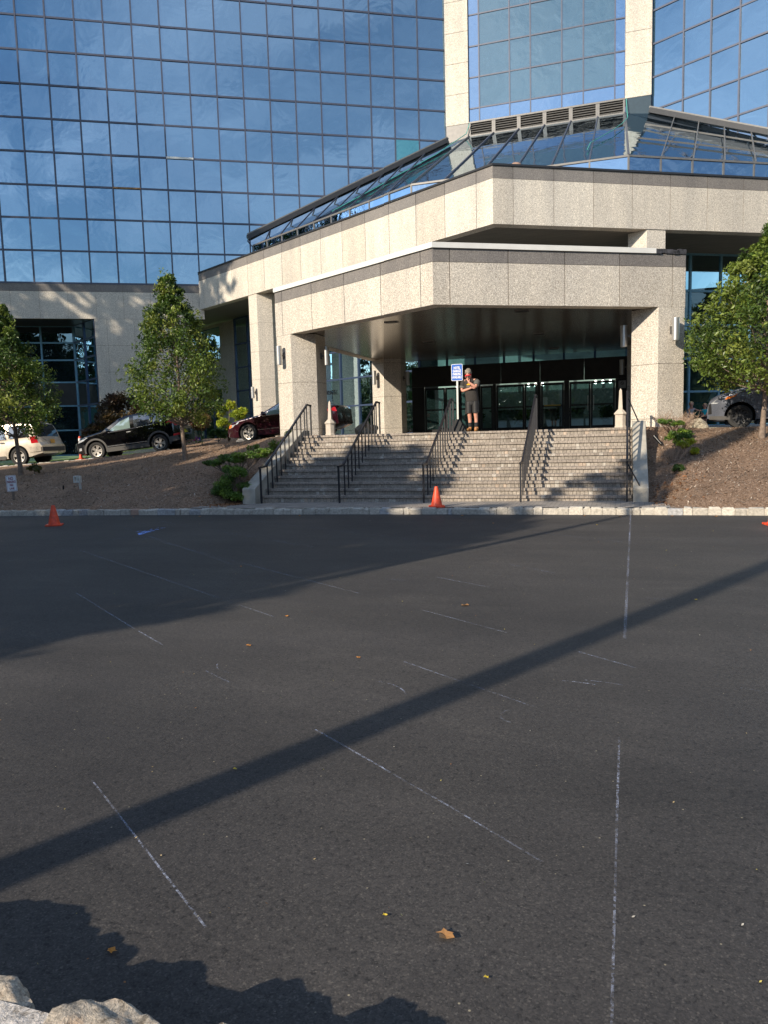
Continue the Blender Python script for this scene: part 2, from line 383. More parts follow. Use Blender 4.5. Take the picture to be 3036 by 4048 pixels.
# belgian block kerbs
def kerb(name, pts, h, w, seed):
    b = MB(); r = random.Random(seed)
    for (p, q) in zip(pts, pts[1:]):
        p, q = Vector(p), Vector(q); d = (q-p); L = d.length; d.normalize(); nrm = Vector((-d.y, d.x, 0)).normalized(); u = 0
        while u < L-.05:
            l = min(r.uniform(.22, .34), L-u); k = r.uniform(.8, 1.12); t = r.random()
            b.col = (.47*k, .43*k, .365*k) if t < .9 else ((.36*k, .24*k, .18*k) if t < .91 else (.38*k, .375*k, .37*k))
            hh = h+r.uniform(-.015, .015); o = r.uniform(-.012, .012); a = p+d*(u+.009)+nrm*o; e = .026; l2 = l-.018
            base = [a, a+d*l2, a+d*l2+nrm*w, a+nrm*w]
            j = lambda v, s: v+Vector((r.uniform(-s, s), r.uniform(-s, s), r.uniform(-s, s)))
            lo = [v-Vector((0, 0, .1)) for v in base]; mid = [j(v, .016)+Vector((0, 0, hh-e)) for v in base]
            ins = [(d+nrm)*e*.8, (-d+nrm)*e*.8, (-d-nrm)*e*.8, (d-nrm)*e*.8]
            top = [j(v+i, .014)+Vector((0, 0, hh)) for v, i in zip(base, ins)]
            b.faces(lo+mid+top, [(0, 1, 5, 4), (1, 2, 6, 5), (2, 3, 7, 6), (3, 0, 4, 7), (4, 5, 9, 8), (5, 6, 10, 9), (6, 7, 11, 10), (7, 4, 8, 11), (8, 9, 10, 11)])
            u += l
        b.col = (.44, .40, .34)
        b.obox(p+nrm*.02-Vector((0, 0, .1)), d*L, nrm*(w-.03), Vector((0, 0, h+.085)))
    o = b.build(name, M_KERB); o['kind'] = 'structure'
kerb('kerb', [(x, kerb_y(x), asph_z(x)) for x in rng(-18, 14, 32)], .145, .17, 1)
kerb('kerb', [(x, lane_far(x)-.02, zd(x)) for x in rng(-30, -9.0, 21)], .12, .17, 2)
kerb('kerb', [(x, yn(x)-.1, zd(x)-.09) for x in rng(-30, -15.5, 14)], .12, .14, 5)
# sidewalk in front of the steps
strip('sidewalk', rng(-5.9, 5.6, 12), lambda x: kerb_y(x)+.15, lambda x: .25 if -4.9 < x < 5.2 else kerb_y(x)+1.0, 4, lambda x, y: kerb_z(x)+.004, M_PAVER)

# ------------------------------------------------------------------ steps of grey brick
RISE, RUN, Y0 = .1559, .284, .2
SX0, SX1 = -4.60, 4.86
st = MB(); r = random.Random(11)
for i in range(11):
    yf = Y0+RUN*i; z0 = RISE*i; z1 = z0+RISE; yb = yf+RUN+(.02 if i < 10 else .06)
    st.col = (.10, .09, .08); st.box(SX0, SX1, yf+.024, 3.45, (z0-.15 if i == 0 else z0-.002), z1-.012)
    x = SX0; wet = noise.noise
    while x < SX1-.02:                                   # riser course
        w = min(r.uniform(.085, .105), SX1-x); n1 = .5+.5*wet(Vector((x*.9, i*.7, 2))); n2 = wet(Vector((x*.5, i*1.9, 7)))
        k = r.uniform(.86, 1.10)*(.74+.44*n1); t = r.random()
        c = (.325*k, .285*k, .24*k)
        if t < .03+.30*max(0, n2): c = (.42, .385, .335)
        elif t > .95: c = (.42*k, .34*k, .27*k)
        elif t > .985: c = (.25*k, .27*k, .245*k)
        st.col = c; st.box(x+.004, x+w-.004, yf+.014+r.uniform(-.003, .003), yf+.05, z0-(.1 if i == 0 else 0), z1-.072); x += w
    x = SX0-r.random()*.05
    while x < SX1-.02:                                   # nosing course
        w = r.uniform(.10, .118); n1 = .5+.5*wet(Vector((x*.7, i*.9, 5)))
        k = r.uniform(.85, 1.1)*(.8+.32*n1); t = r.random()
        st.col = (.315*k, .27*k, .228*k) if t < .96 else (.42*k, .38*k, .33*k)
        xa, xb = max(SX0, x+.003), min(SX1, x+w-.003); o = r.uniform(-.004, .004)
        st.box(xa, xb, yf-.022+o, yf+.20, z1-.060, z1+r.uniform(-.002, .002))
        st.box(xa, xb, yf+.205, yb, z1-.05, z1+r.uniform(-.004, 0)); x += w
tag(st.build('steps', M_BRICK), kind='structure')
for sx, x0, x1, nm in ((-1, -4.99, -4.61, 'left'), (1, 4.87, 5.20, 'right')):
    b = MB(); prof = [(-.12, -.15), (-.12, .36), (.02, .42), (3.15, 1.88), (3.62, 1.88), (3.62, -.15)]
    pts = [(x0, y, z) for y, z in prof]+[(x1, y, z) for y, z in prof]; n = 6
    b.faces(pts, [tuple(range(n)), tuple(range(n, 2*n))[::-1]]+[(i, n+i, n+(i+1) % n, (i+1) % n) for i in range(n)])
    o = b.build('cheek_wall', M_CONC, loc=((x0+x1)/2, 1.7, 0), merge=True)
    md = o.modifiers.new('bevel', 'BEVEL'); md.width = .018; md.segments = 2
    tag(o, 'sloping concrete cheek wall at the shaded %s end of the steps' % nm if sx < 0 else 'sloping concrete cheek wall striped with rail shadows at the right end of the steps', 'wall', 'concrete walls flanking the steps')

# ------------------------------------------------------------------ hotel: tower, fascia, columns, lobby
hotel = thing('hotel_building', (0, 24, 1.7), 'blue mirror-glass hotel tower with cream granite bands above its lobby', 'hotel')
YB, XO = 29.8, 6.0
LD, RD = Vector((-c30, s30, 0)), Vector((c30, s30, 0))          # fascia directions, left and right
TLD, TRD = Vector((-c30, -s30, 0)), Vector((c30, -s30, 0))      # tower wing directions going outward
def V(x, y, z=0): return Vector((x, y, z))
ROW0, ROWH = 10.78, 1.79
rows = [ROW0+ROWH*k for k in range(16)]
panes = []                                                       # (distance, facade, corner points, material)
rp = random.Random(5)
def wing(o, d, s_list, nrm, mat, nm):
    f = MB(); z0, z1 = rows[0]-.04, rows[-1]
    L = s_list[-1]
    f.mi = 1; f.obox(o-nrm*.16+V(0, 0, z0), d*L, -nrm*.3, V(0, 0, z1-z0)); f.mi = 0
    for s in s_list: f.obox(o+d*(s-.041)-nrm*.07+V(0, 0, z0), d*.082, nrm*.10, V(0, 0, z1-z0))
    for z in rows: f.obox(o+d*0-nrm*.065+V(0, 0, z-.048), d*L, nrm*.08, V(0, 0, .096))
    fo = f.build('glass_facade', [M_MULL, M_BLACK], hotel)
    if nm: fo['label'] = nm
    for a, b in zip(s_list, s_list[1:]):
        for z, zz in zip(rows, rows[1:]):
            c = [o+d*a-nrm*.03+V(0, 0, z), o+d*b-nrm*.03+V(0, 0, z), o+d*b-nrm*.03+V(0, 0, zz), o+d*a-nrm*.03+V(0, 0, zz)]
            t1, t2 = rp.gauss(0, .007), rp.gauss(0, .007)
            c[1] = c[1]+nrm*t1; c[2] = c[2]+nrm*(t1+t2); c[3] = c[3]+nrm*t2
            panes.append([((c[0]+c[2])/2-CAM).length, fo, c, mat])
    return fo
oL, oR = V(-XO, YB), V(XO, YB)
nL, nR = V(s30, -c30), V(-s30, -c30)
wing(oL, TLD, [.0]+[.246+1.524*k for k in range(1, 22)], nL, M_GLASS, None)
wing(oR, TRD, [.0]+[.346+1.524*k for k in range(1, 13)], nR, M_GLASS, None)
# centre bay
f = MB(); bx = [-4.57, -3.92, -2.07, -.83, 1.0, 2.23, 4.0, 4.57]
brow = [20.63, 21.43]+[21.43+1.8*k for k in range(1, 10)]
f.mi = 1; f.box(-4.57, 4.57, YB+.12, YB+.4, 19.75, brow[-1]); f.mi = 0
for x in bx: f.box(x-.035, x+.035, YB-.05, YB+.06, 20.6, brow[-1])
for z in brow: f.box(-4.57, 4.57, YB-.035, YB+.06, z-.04, z+.04)
bay = f.build('glass_facade', [M_MULL, M_BLACK], hotel)
for i, (a, b) in enumerate(zip(bx, bx[1:])):
    for j, (z, zz) in enumerate(zip(brow, brow[1:])):
        m = M_GLASSC if (i in (0, 6) or j == 0) else M_GLASSB
        t1, t2 = rp.gauss(0, .004), rp.gauss(0, .004)
        c = [V(a, YB, z), V(b, YB-t1, z), V(b, YB-t1-t2, zz), V(a, YB-t2, zz)]
        panes.append([((c[0]+c[2])/2-CAM).length, bay, c, m])
def infr(p):
    d = p-CAM; z = d.dot(_fw)
    if z <= 0: return False
    x = d.dot(_r)/z*2925.3/1518; y = d.dot(_u)/z*2925.3/2024
    return abs(x) < 1.05 and abs(y) < 1.05
vis = [p for p in panes if infr((p[2][0]+p[2][2])/2)]
def hidden(p):                                                   # behind the skylight and fascia
    c = (p[2][0]+p[2][2])/2
    if p[1] is bay: return False
    s = (abs(c.x)-XO)/c30
    return c.z+.9 < max(11.4, 19.65-s*.497) and s < 15.2
vis = sorted([p for p in vis if not hidden(p)], key=lambda p: p[0])
named = set(id(p) for p in vis[:100])
rest = {}
special = {}
for p in panes:
    if id(p) in named:
        b = MB(); b.poly(p[2]); b.build('window_pane', p[3], p[1])
    else: rest.setdefault(id(p[1]), []).append(p)
for k, ps in rest.items():
    b = MB(); ms = list({p[3].name: p[3] for p in ps}.values())
    for p in ps: b.mi = ms.index(p[3]); b.poly(p[2])
    o = b.build('window_panes', ms, ps[0][1]); o['kind'] = 'stuff'
# lone pale and rusty transoms, teal replacement pane (seen on the left wing)
b = MB(); z = rows[4]; b.obox(oL+TLD*15.49+nL*.03+V(0, 0, z-.05), TLD*1.52, nL*.02, V(0, 0, .11)); b.build('pale_transom', M_FLASH, hotel)
b = MB(); z = rows[3]; b.obox(oL+TLD*18.54+nL*.03+V(0, 0, z-.05), TLD*1.52, nL*.02, V(0, 0, .09)); b.build('rusty_transom', simple('rust', (.22, .13, .06), .9, 0, .5, 8), hotel)
b = MB(); a = oL+TLD*1.8+nL*.004; b.poly([a+V(0, 0, rows[4]+.05), a+TLD*1.45+V(0, 0, rows[4]+.05), a+TLD*1.45+V(0, 0, rows[5]-.05), a+V(0, 0, rows[5]-.05)])
b.build('replacement_pane', glassy('teal_glass', .38, (.35, .75, .75), (.01, .06, .07), .01, .02), hotel)
# granite piers of the tower
for x0, x1 in ((-6.0, -4.57), (4.57, 6.0)):
    b = MB(); z = 20.55; b.mi = 1; b.box(x0+.03, x1-.03, YB-.10, YB+1.2, 19.0, 37.6); b.mi = 0
    while z < 37: zz = min(z+1.79, 37.6); b.box(x0, x1, YB-.16, YB+1.0, z+.012, zz-.012); z += 1.79
    b.mi = 2; b.box(x0+.02, x1-.02, YB-.14, YB+.5, 19.55, 20.545)
    b.build('granite_pier', [M_STONE, M_JOINT, M_TRIM if x0 < 0 else simple('dark_panel', (.03, .05, .065), .3)], hotel)
# louvre band under the centre bay
lv = MB(); n = 6; x0, x1 = -4.57, 4.57; lv.box(x0, x1, YB-.14, YB+.05, 19.74, 19.84); lv.box(x0, x1, YB-.14, YB+.05, 20.53, 20.62)
lvf = lv.build('louvre_band', M_TRIM, hotel)
for i in range(n):
    a = x0+(x1-x0)*i/n; w = (x1-x0)/n
    b = MB(); b.mi = 0; b.box(a, a+.11, YB-.12, YB+.04, 19.84, 20.53); b.box(a+w-.11, a+w-.002, YB-.12, YB+.04, 19.84, 20.53)
    b.mi = 1; b.box(a+.11, a+w-.11, YB+.045, YB+.06, 19.84, 20.53); b.mi = 0
    for k in range(5):
        z = 19.87+k*.135; b.obox(V(a+.11, YB-.10, z), V(w-.22, 0, 0), V(0, .10, .075), V(0, -.012, .022))
    b.build('louvre', [M_TRIM, M_BLACK], lvf)
# upper fascia --------------------------------------------------
FY = 10.7
FT = 22.4
def fascia_side(sgn, apexY, T, zb, zg, zt, first, pw, thick, name, parent, cop=None, gap=.020):
    d = V(sgn*c30, s30); n = V(sgn*s30, -c30)*1.0                # outward normal (towards the viewer)
    a = V(0, apexY); b = MB(); b.col = (0, 0, 0); rt = random.Random(int(apexY*10)+sgn)
    b.mi = 2; b.obox(a+d*.2-n*.06+V(0, 0, zb+.02), d*(T-.2), -n*(thick-.1), V(0, 0, zt-zb-.04))
    cuts = [0, first]
    while cuts[-1]+pw < T-.2: cuts.append(cuts[-1]+pw)
    cuts.append(T)
    for s, e in zip(cuts, cuts[1:]):
        q_ = rt.uniform(-.10, .06); b.col = (q_, q_*1.1, q_*1.2)
        s2 = s+(gap/2 if s > 0 else 0); e2 = e-gap/2
        for mi, z0, z1, off in ((0, zb, zg-.006, 0), (1, zg+.006, zt, .004)):
            b.mi = mi
            p = a+d*s2-n*off+V(0, 0, z0)
            if s == 0:                                           # mitred first panel
                q = V(0, apexY+off/c30); r_ = V(0, apexY+thick/c30); e_ = a+d*e2
                poly = [(q.x, q.y), ((e_-n*off).x, (e_-n*off).y), ((e_-n*thick).x, (e_-n*thick).y), (r_.x, r_.y)]
                b.prism(poly, z0, z1)
            else: b.obox(p, d*(e2-s2), -n*(thick-off), V(0, 0, z1-z0))
    return b.build(name, [M_STONE, M_GREY, M_JOINT], parent)
for sg in (-1, 1):
    fascia_side(sg, FY, FT if sg < 0 else FT, 9.33, 10.955, 11.40, .80, 1.62, .45, 'fascia', hotel)
    b = MB(); d = V(sg*c30, s30); n = V(sg*s30, -c30)
    a = V(0, FY-.03); b.prism([(0, FY-.05), tuple((a+d*FT+n*.02).xy), tuple((a+d*FT-n*.5).xy), (0, FY+.55)], 11.403, 11.475)
    b.build('coping', M_DARK, hotel)
def off_pt(sgn, T, depth, apexY):                                # point at T along a side, pushed inwards by depth
    d = V(sgn*c30, s30); n = V(sgn*s30, -c30); return V(0, apexY)+d*T-n*depth
LO = 12.78
def lobby_y(x): return (LO+.5*abs(x))/c30
cw = 4.75
# soffit and flat roof behind the fascia
for nm, z, dz, mt, dep in (('soffit', 9.31, .12, M_SOFF, 7.0), ('roof', 11.15, .1, M_GREY, 4.4)):
    for sg in (-1, 1):
        b = MB(); e = off_pt(sg, FT, .3, FY); e2 = off_pt(sg, FT, dep, FY)
        b.prism([(0, FY+.35), (e.x, e.y), (e2.x, e2.y), (0, FY+dep/c30)], z+.03, z+.03+dz)
        b.build(nm, mt, hotel)
b = MB(); o_ = V(-6.0, 29.8); b.prism([tuple((o_+TLD*s_-nL*k_).xy) for s_, k_ in ((12, .3), (21, .3), (21, 9), (12, 9))], 9.46, 9.56); b.build('soffit', M_SOFF, hotel)
# strip windows and sloped skylight
SYc = 16.7; zs0, zs1 = 11.26, 13.1
def strip_win(o, d, L, n_out, cnt, mat, skip=None):
    b = MB(); w = L/cnt
    for i in range(cnt+1): b.obox(o+d*(w*i-.035)-n_out*.03+V(0, 0, zs0), d*.07, n_out*.07, V(0, 0, zs1-zs0))
    b.obox(o-n_out*.03+V(0, 0, zs1-.06), d*L, n_out*.08, V(0, 0, .08)); b.obox(o-n_out*.03+V(0, 0, zs0), d*L, n_out*.06, V(0, 0, .06))
    fo = b.build('strip_window', M_TRIM, hotel)
    for i in range(cnt):
        b = MB(); b.poly([o+d*(w*i+.03)+V(0, 0, zs0), o+d*(w*(i+1)-.03)+V(0, 0, zs0), o+d*(w*(i+1)-.03)+n_out*rp.gauss(0, .006)+V(0, 0, zs1-.05), o+d*(w*i+.03)+n_out*rp.gauss(0, .006)+V(0, 0, zs1-.05)])
        b.build('strip_pane', mat, fo)
M_STRIPD = glassy('strip_glass', .42, (.55, .68, .85), (.012, .03, .06), .01, .03)
strip_win(V(-cw, SYc), V(1, 0), 2*cw, V(0, -1), 6, M_GLASSC)
strip_win(V(-cw, SYc), LD, 13.6, V(-s30, -c30), 9, M_GLASSC)
strip_win(V(cw, SYc), RD, 13.6, V(s30, -c30), 9, M_STRIPD)
def skyl(pts, bars, mat):
    b = MB(); b.poly(pts); g_ = b.build('skylight', mat, hotel)
    n = (Vector(pts[1])-Vector(pts[0])).cross(Vector(pts[3])-Vector(pts[0])).normalized()
    if n.z < 0: n = -n
    for p, q in bars: b = MB(); b.bar(Vector(p)+n*.02, Vector(q)+n*.02, .06, .09, n); b.build('glazing_bar', M_MULL, g_)
A, B = V(-cw, SYc, zs1), V(cw, SYc, zs1); Cc, Dd = V(4.57, YB-.1, 19.78), V(-4.57, YB-.1, 19.78)
skyl([A, B, Cc, Dd], [(A.lerp(B, t), Dd.lerp(Cc, t)) for t in [i/6 for i in range(7)]], M_SKYL)
for sg in (-1, 1):
    P0 = V(sg*cw, SYc, zs1); P1 = P0+V(sg*c30, s30)*13.8; Q1 = V(sg*16.9, 23.52, 13.4); Q0 = V(sg*6.0, YB-.02, 19.63); Qb = V(sg*4.57, YB-.1, 19.78)
    pts = [P0, P1, Q1, Q0, Qb] if sg > 0 else [P0, Qb, Q0, Q1, P1]
    bars = []
    for i in range(1, 10):
        t = i/9; p = P0.lerp(P1, t); # rises square to the strip until it meets the tower
        bars.append((p, Q0.lerp(Q1, t)))
    for k in ((.33, .66) if sg > 0 else ()): bars.append((P0.lerp(Q0, k), P1.lerp(Q1, k)))
    b = MB(); b.poly(pts); g_ = b.build('skylight', M_SKYL, hotel)
    b = MB(); n = (P1-P0).cross(Q0-P0).normalized(); n = n if n.z > 0 else -n
    for p, q in bars: b = MB(); b.bar(p+n*.02, q+n*.02, .045, .07, n); b.build('glazing_bar', M_TRIM if sg > 0 else M_MULL, g_)
    b = MB(); b.bar(P0, Qb, .09, .1, n); b.build('hip_bar', M_TRIM, g_)
    tn = nL if sg < 0 else nR
    b = MB(); q0 = Q0+tn*.09+V(0, 0, .1); q1 = Q1+tn*.09+V(0, 0, .16)
    b.bar(q0, q1, .30, .26, V(0, 0, 1)); b.mi = 1; b.bar(q0+V(0, 0, .17)+tn*.03, q1+V(0, 0, .17)+tn*.03, .2, .1, V(0, 0, 1)); b.build('gutter', [M_DARK, M_TRIM], hotel)
# lower granite wall under the left wing, with a recessed glazed corner
b = MB(); dW = TLD
def wall_piece(b, s0, s1, z0, z1, mi, n=nL, o=oL, d=TLD, th=.4, pw=1.524):
    k = s0
    while k < s1-.02:
        e = min(k+pw, s1); b.mi = mi; b.obox(o+d*(k+.006)+n*.0+V(0, 0, z0+.006), d*(e-k-.012), -n*th, V(0, 0, z1-z0-.012)); k = e
    b.mi = 2; b.obox(o+d*s0-n*.02+V(0, 0, z0), d*(s1-s0), -n*(th-.05), V(0, 0, z1-z0))
SJ = 21.55                                                        # jamb of the recess
wall_piece(b, 15.3, 36, 10.31, 10.74, 1); wall_piece(b, 15.3, 36, 8.78, 10.31, 0)
z = 8.78
while z > 1: z2 = z-1.52; wall_piece(b, 16.3, SJ, z2, z, 0); wall_piece(b, 31.5, 36, z2, z, 0); z = z2
b.mi = 0; b.obox(oL+TLD*16.3-nL*.4+V(0, 0, 1), TLD*.4, -nL*5, V(0, 0, 8.3))
b.build('granite_wall', [M_STONE, M_GREY, M_JOINT], hotel)
J = oL+TLD*SJ; K = J+LD*3.5+V(0, 0, 0)
b = MB(); b.prism([tuple((oL+TLD*SJ-nL*.3).xy), tuple((oL+TLD*31.5-nL*.3).xy), tuple((oL+TLD*31.5-nL*5).xy), tuple((oL+TLD*SJ-nL*5).xy)], 8.80, 8.9); b.build('recess_soffit', M_BRONZE, hotel)
def glazing(name, o, d, L, zr, cnt, n, mull, matf, parent=hotel, mw=.09, pane='lobby_pane'):
    b = MB(); w = L/cnt
    for i in range(cnt+1): b.obox(o+d*(w*i-mw/2)-n*.05+V(0, 0, zr[0]), d*mw, n*.12, V(0, 0, zr[-1]-zr[0]))
    for z in zr: b.obox(o-n*.04+V(0, 0, z-.045), d*L, n*.09, V(0, 0, .09))
    fo = b.build(name, mull, parent)
    for i in range(cnt):
        for j, (z, zz) in enumerate(zip(zr, zr[1:])):
            q = MB(); q.poly([o+d*(w*i+.02)+V(0, 0, z), o+d*(w*(i+1)-.02)+V(0, 0, z), o+d*(w*(i+1)-.02)+V(0, 0, zz), o+d*(w*i+.02)+V(0, 0, zz)])
            q.build(pane, matf(i, j), fo)
    return fo
zr = [.9, 2.45, 3.95, 5.4, 6.75, 7.8, 8.8]
glazing('recess_glazing', J-nL*.15, LD, 3.5, zr, 2, V(-s30, -c30), M_NAVY, lambda i, j: M_LOBBYD, pane='recess_pane')
glazing('recess_glazing', K-nL*.15, TLD, 7.6, zr, 4, nL, M_TEAL, lambda i, j: M_LOBBYD if j != 2 else M_BRONZE, pane='recess_pane')
# lobby walls
lz = [1.70, 3.25, 4.72, 6.2, 7.7, 9.3]
eL = V(-19.38, lobby_y(19.38)); sL_ = V(-cw, lobby_y(cw))
glazing('lobby_glazing', sL_, LD, (19.38-cw)/c30, lz, 11, V(-s30, -c30), M_NAVY, lambda i, j: M_LOBBY)
glazing('lobby_glazing', V(cw, lobby_y(cw)), RD, 11*1.536, lz, 11, V(s30, -c30), M_TEAL, lambda i, j: M_LOBBY)
glazing('lobby_glazing', V(-cw, 17.5), V(1, 0), 2*cw, [4.7, 5.6, 7.4, 9.3], 7, V(0, -1), M_NAVY, lambda i, j: M_LOBBY)
b = MB(); n = V(-s30, -c30); z = 9.3
while z > 1:
    z2 = z-1.52
    for s0, s1 in ((0, 1.75), ):
        b.mi = 0; b.obox(eL+LD*(s0+.05)+n*.1+V(0, 0, z2+.006), LD*(s1-s0), -n*.4, V(0, 0, z-z2-.012))
    z = z2
b.mi = 0
b.obox(eL+LD*1.8+n*.1+V(0, 0, 5.0), LD*4.3, -n*.4, V(0, 0, 1.95)); b.obox(eL+LD*1.8+n*.1+V(0, 0, 9.1), LD*4.3, -n*.4, V(0, 0, .2)); b.obox(eL+LD*6.1+n*.1+V(0, 0, 1), LD*4, -n*.4, V(0, 0, 8.3))
b.build('granite_wall', [M_STONE], hotel)
glazing('side_window', eL+LD*1.85-n*.05, LD, 4.2, [6.95, 9.1], 2, n, M_NAVY, lambda i, j: M_LOBBYD, pane='side_pane')
glazing('side_door', eL+LD*1.85-n*.05, LD, 4.2, [1.6, 4.1, 5.0], 3, n, M_NAVY, lambda i, j: M_LOBBYD, pane='side_pane')
# lobby inside
b = MB(); b.prism([(-21, 27.3), (-cw, 17.6), (cw, 17.6), (22, 27.5), (22, 29), (-21, 29)], 1.6, 1.69); b.build('lobby_floor', simple('carpet', (.05, .045, .04), .95), hotel)
b = MB(); b.box(-21, 22, 28.2, 28.5, 1.69, 9.3); b.mi = 1; b.box(-4.6, 4.7, 20.6, 20.8, 1.69, 6.5); b.build('lobby_back_wall', [simple('lobby_wall', (.16, .14, .12), .8), simple('pale_lobby_wall', (.62, .65, .58), .8, 0, .2, 2)], hotel)
# columns of the podium: six-sided granite
def hex_col(b, x, y, z0, z1, zcut, a=.8):
    H = [(x, y), (x+a*c30, y+a*s30), (x+a*c30, y+a*1.5), (x, y+2*a), (x-a*c30, y+a*1.5), (x-a*c30, y+a*s30)]
    cx, cy = x, y+a; zs = [z0]+[z for z in zcut if z0 < z < z1]+[z1]
    for p, q in zip(zs, zs[1:]): b.mi = 0; b.prism(H, p+(.006 if p > z0 else 0), q-.006)
    b.mi = 1; b.prism([(cx+(u-cx)*.985, cy+(v-cy)*.985) for u, v in H], z0, z1)
for x in (-14.08, -5.45, 5.45, 14.08):
    b = MB(); y = 10.74+(abs(x))*s30/c30-.0
    hex_col(b, x, y, 1.2, 9.33, [1.95, 3.35, 4.82, 6.3, 7.8]); b.build('column', [M_STONE, M_JOINT], hotel)
# vestibule with doors
vx0, vx1, VY, vz1 = -4.74, 4.85, 16.0, 4.72
b = MB(); b.mi = 0
def vb(x0, x1, z0, z1, y0=VY, y1=VY+.12): b.box(x0, x1, y0, y1, z0, z1)
DT = 3.80
vb(vx0, -4.15, DECK, DT); vb(4.29, vx1, DECK, DT); vb(-.97, -.83, DECK, DT); vb(.99, 1.15, DECK, DT); vb(2.15, 2.37, DECK, DT)
vb(-1.66, -1.54, DECK, DT, VY+.02); vb(-2.6, -2.5, DECK, DT, VY+.02)
b.mi = 1; xs_ = [vx0, -2.6, -.6, 1.12, 3.0, vx1]
for a, c in zip(xs_, xs_[1:]): b.box(a+.008, c-.008, VY-.01, VY+.12, DT+.006, vz1)
b.mi = 0; b.box(vx0, vx1, VY+.1, VY+1.4, vz1-.12, vz1-.02); b.box(vx0, vx0+.1, VY+.12, VY+1.5, DECK, vz1-.13); b.box(vx1-.1, vx1, VY+.12, VY+1.5, DECK, vz1-.13)
b.box(vx0+.1, vx1-.1, VY+.14, VY+1.4, DECK-.03, DECK+.01)
vest = b.build('vestibule', [M_BLACK, M_BRONZE], hotel)
def door(x0, x1, handle=None, stile=.075, y=VY+.04, rails=(.30, 1.02)):
    z0, z1 = DECK+.01, DT-.06; b = MB()
    b.box(x0, x0+stile, y, y+.05, z0, z1); b.box(x1-stile, x1, y, y+.05, z0, z1); b.box(x0+stile, x1-stile, y, y+.05, z1-.09, z1); b.box(x0+stile, x1-stile, y, y+.05, z0, z0+.12)
    b.box(x0+stile, x1-stile, y+.005, y+.045, z0+.98, z0+1.05)
    d = b.build('door', M_BLACK, hotel)
    q = MB(); q.poly([(x0+stile, y+.02, z0+.12), (x1-stile, y+.02, z0+.12), (x1-stile, y+.02, z1-.09), (x0+stile, y+.02, z1-.09)])
    return d, q
for x0, x1, hd in ((-4.14, -3.18, -3.30), (-3.17, -2.6, None), (-2.49, -1.66, None), (-1.53, -.98, None), (-.82, .42, None), (.43, .98, None), (1.16, 2.14, None), (2.38, 3.27, 3.16), (3.28, 4.28, 3.40)):
    d, q = door(x0, x1)
    q.build('door_glass', M_DOORG, d)
    if hd:
        h = MB(); yy = VY-.05
        h.tube([(hd, VY+.04, 2.50), (hd, yy, 2.50), (hd, yy, 3.12), (hd, VY+.04, 3.12)], .017, 6); h.build('door_handle', M_ALU, d)
b = MB(); b.box(1.3, 2.0, VY+.03, VY+.038, 2.74, 2.79); b.build('push_bar', simple('brass_bar', (.5, .36, .06), .4, .3), hotel)

# ------------------------------------------------------------------ entrance canopy
can = thing('entrance_canopy', (0, 5, DECK), 'cream granite drive-under canopy pointing over the steps', 'canopy')
CY = 1.29; CT = 6.25/c30
for sg in (-1, 1):
    fascia_side(sg, CY, CT, 4.97, 6.04, 6.375, .45, 1.59, .40, 'fascia', can)
    d = V(sg*c30, s30); n = V(sg*s30, -c30); a = V(0, CY)
    T1 = CT if sg < 0 else 6.28
    b = MB(); e = a+d*T1; b.prism([(0, CY-.055), tuple((e+n*.045).xy), tuple((e-n*.4).xy), (0, CY+.45)], 6.38, 6.515); b.build('flashing', M_FLASH, can)
    if sg > 0:
        b = MB(); rr = random.Random(8); k = T1+.004
        while k < CT-.02:
            w = min(rr.uniform(.12, .3), CT-k); b.obox(a+d*k+n*(.03+rr.uniform(-.012, .015))+V(0, 0, 6.38+rr.uniform(-.01, .02)), d*(w-.004), -n*.4, V(0, 0, .115+rr.uniform(-.015, .02))); k += w
        b.build('torn_flashing', M_TORN, can)['label'] = 'black torn end of the flashing'
    b = MB(); x = sg*6.25; x2 = sg*5.85
    for mi, z0, z1 in ((0, 4.97, 6.034), (1, 6.046, 6.375)):
        b.mi = mi; y = CY+CT*s30+.02
        while y < 14: b.box(min(x, x2), max(x, x2), y, min(y+1.58, 14.2), z0, z1); y += 1.592
    b.build('side_fascia', [M_STONE, M_GREY], can)
b = MB(); b.prism([(0, CY+.4), (6.0, 5.05), (6.0, 15.6), (-6.0, 15.6), (-6.0, 5.05)], 6.2, 6.3); b.build('roof', M_GREY, can)
b = MB(); b.prism([(0, CY+.3), (6.0, 4.95), (6.0, 15.9), (-6.0, 15.9), (-6.0, 4.95)], 4.985, 5.05); b.build('soffit', M_SOFC, can)
for x, y in ((-1.9, 3.75), (-2.1, 8.95), (1.85, 8.8), (1.9, 13.85), (-2.1, 14.2), (1.96, 3.5)):
    b = MB(); b.mi = 0; b.box(x-.2, x+.2, y-.12, y+.12, 4.965, 4.984); b.mi = 1; b.box(x-.16, x+.16, y-.09, y+.09, 4.958, 4.9645)
    b.build('recessed_light', [M_TRIM, M_BLACK], can)
for x in (-5.54, 5.54):
    b = MB(); hex_col(b, x, 4.49, 1.35, 4.97, [1.93, 3.44]); b.build('column', [M_STONE, M_JOINT], can)

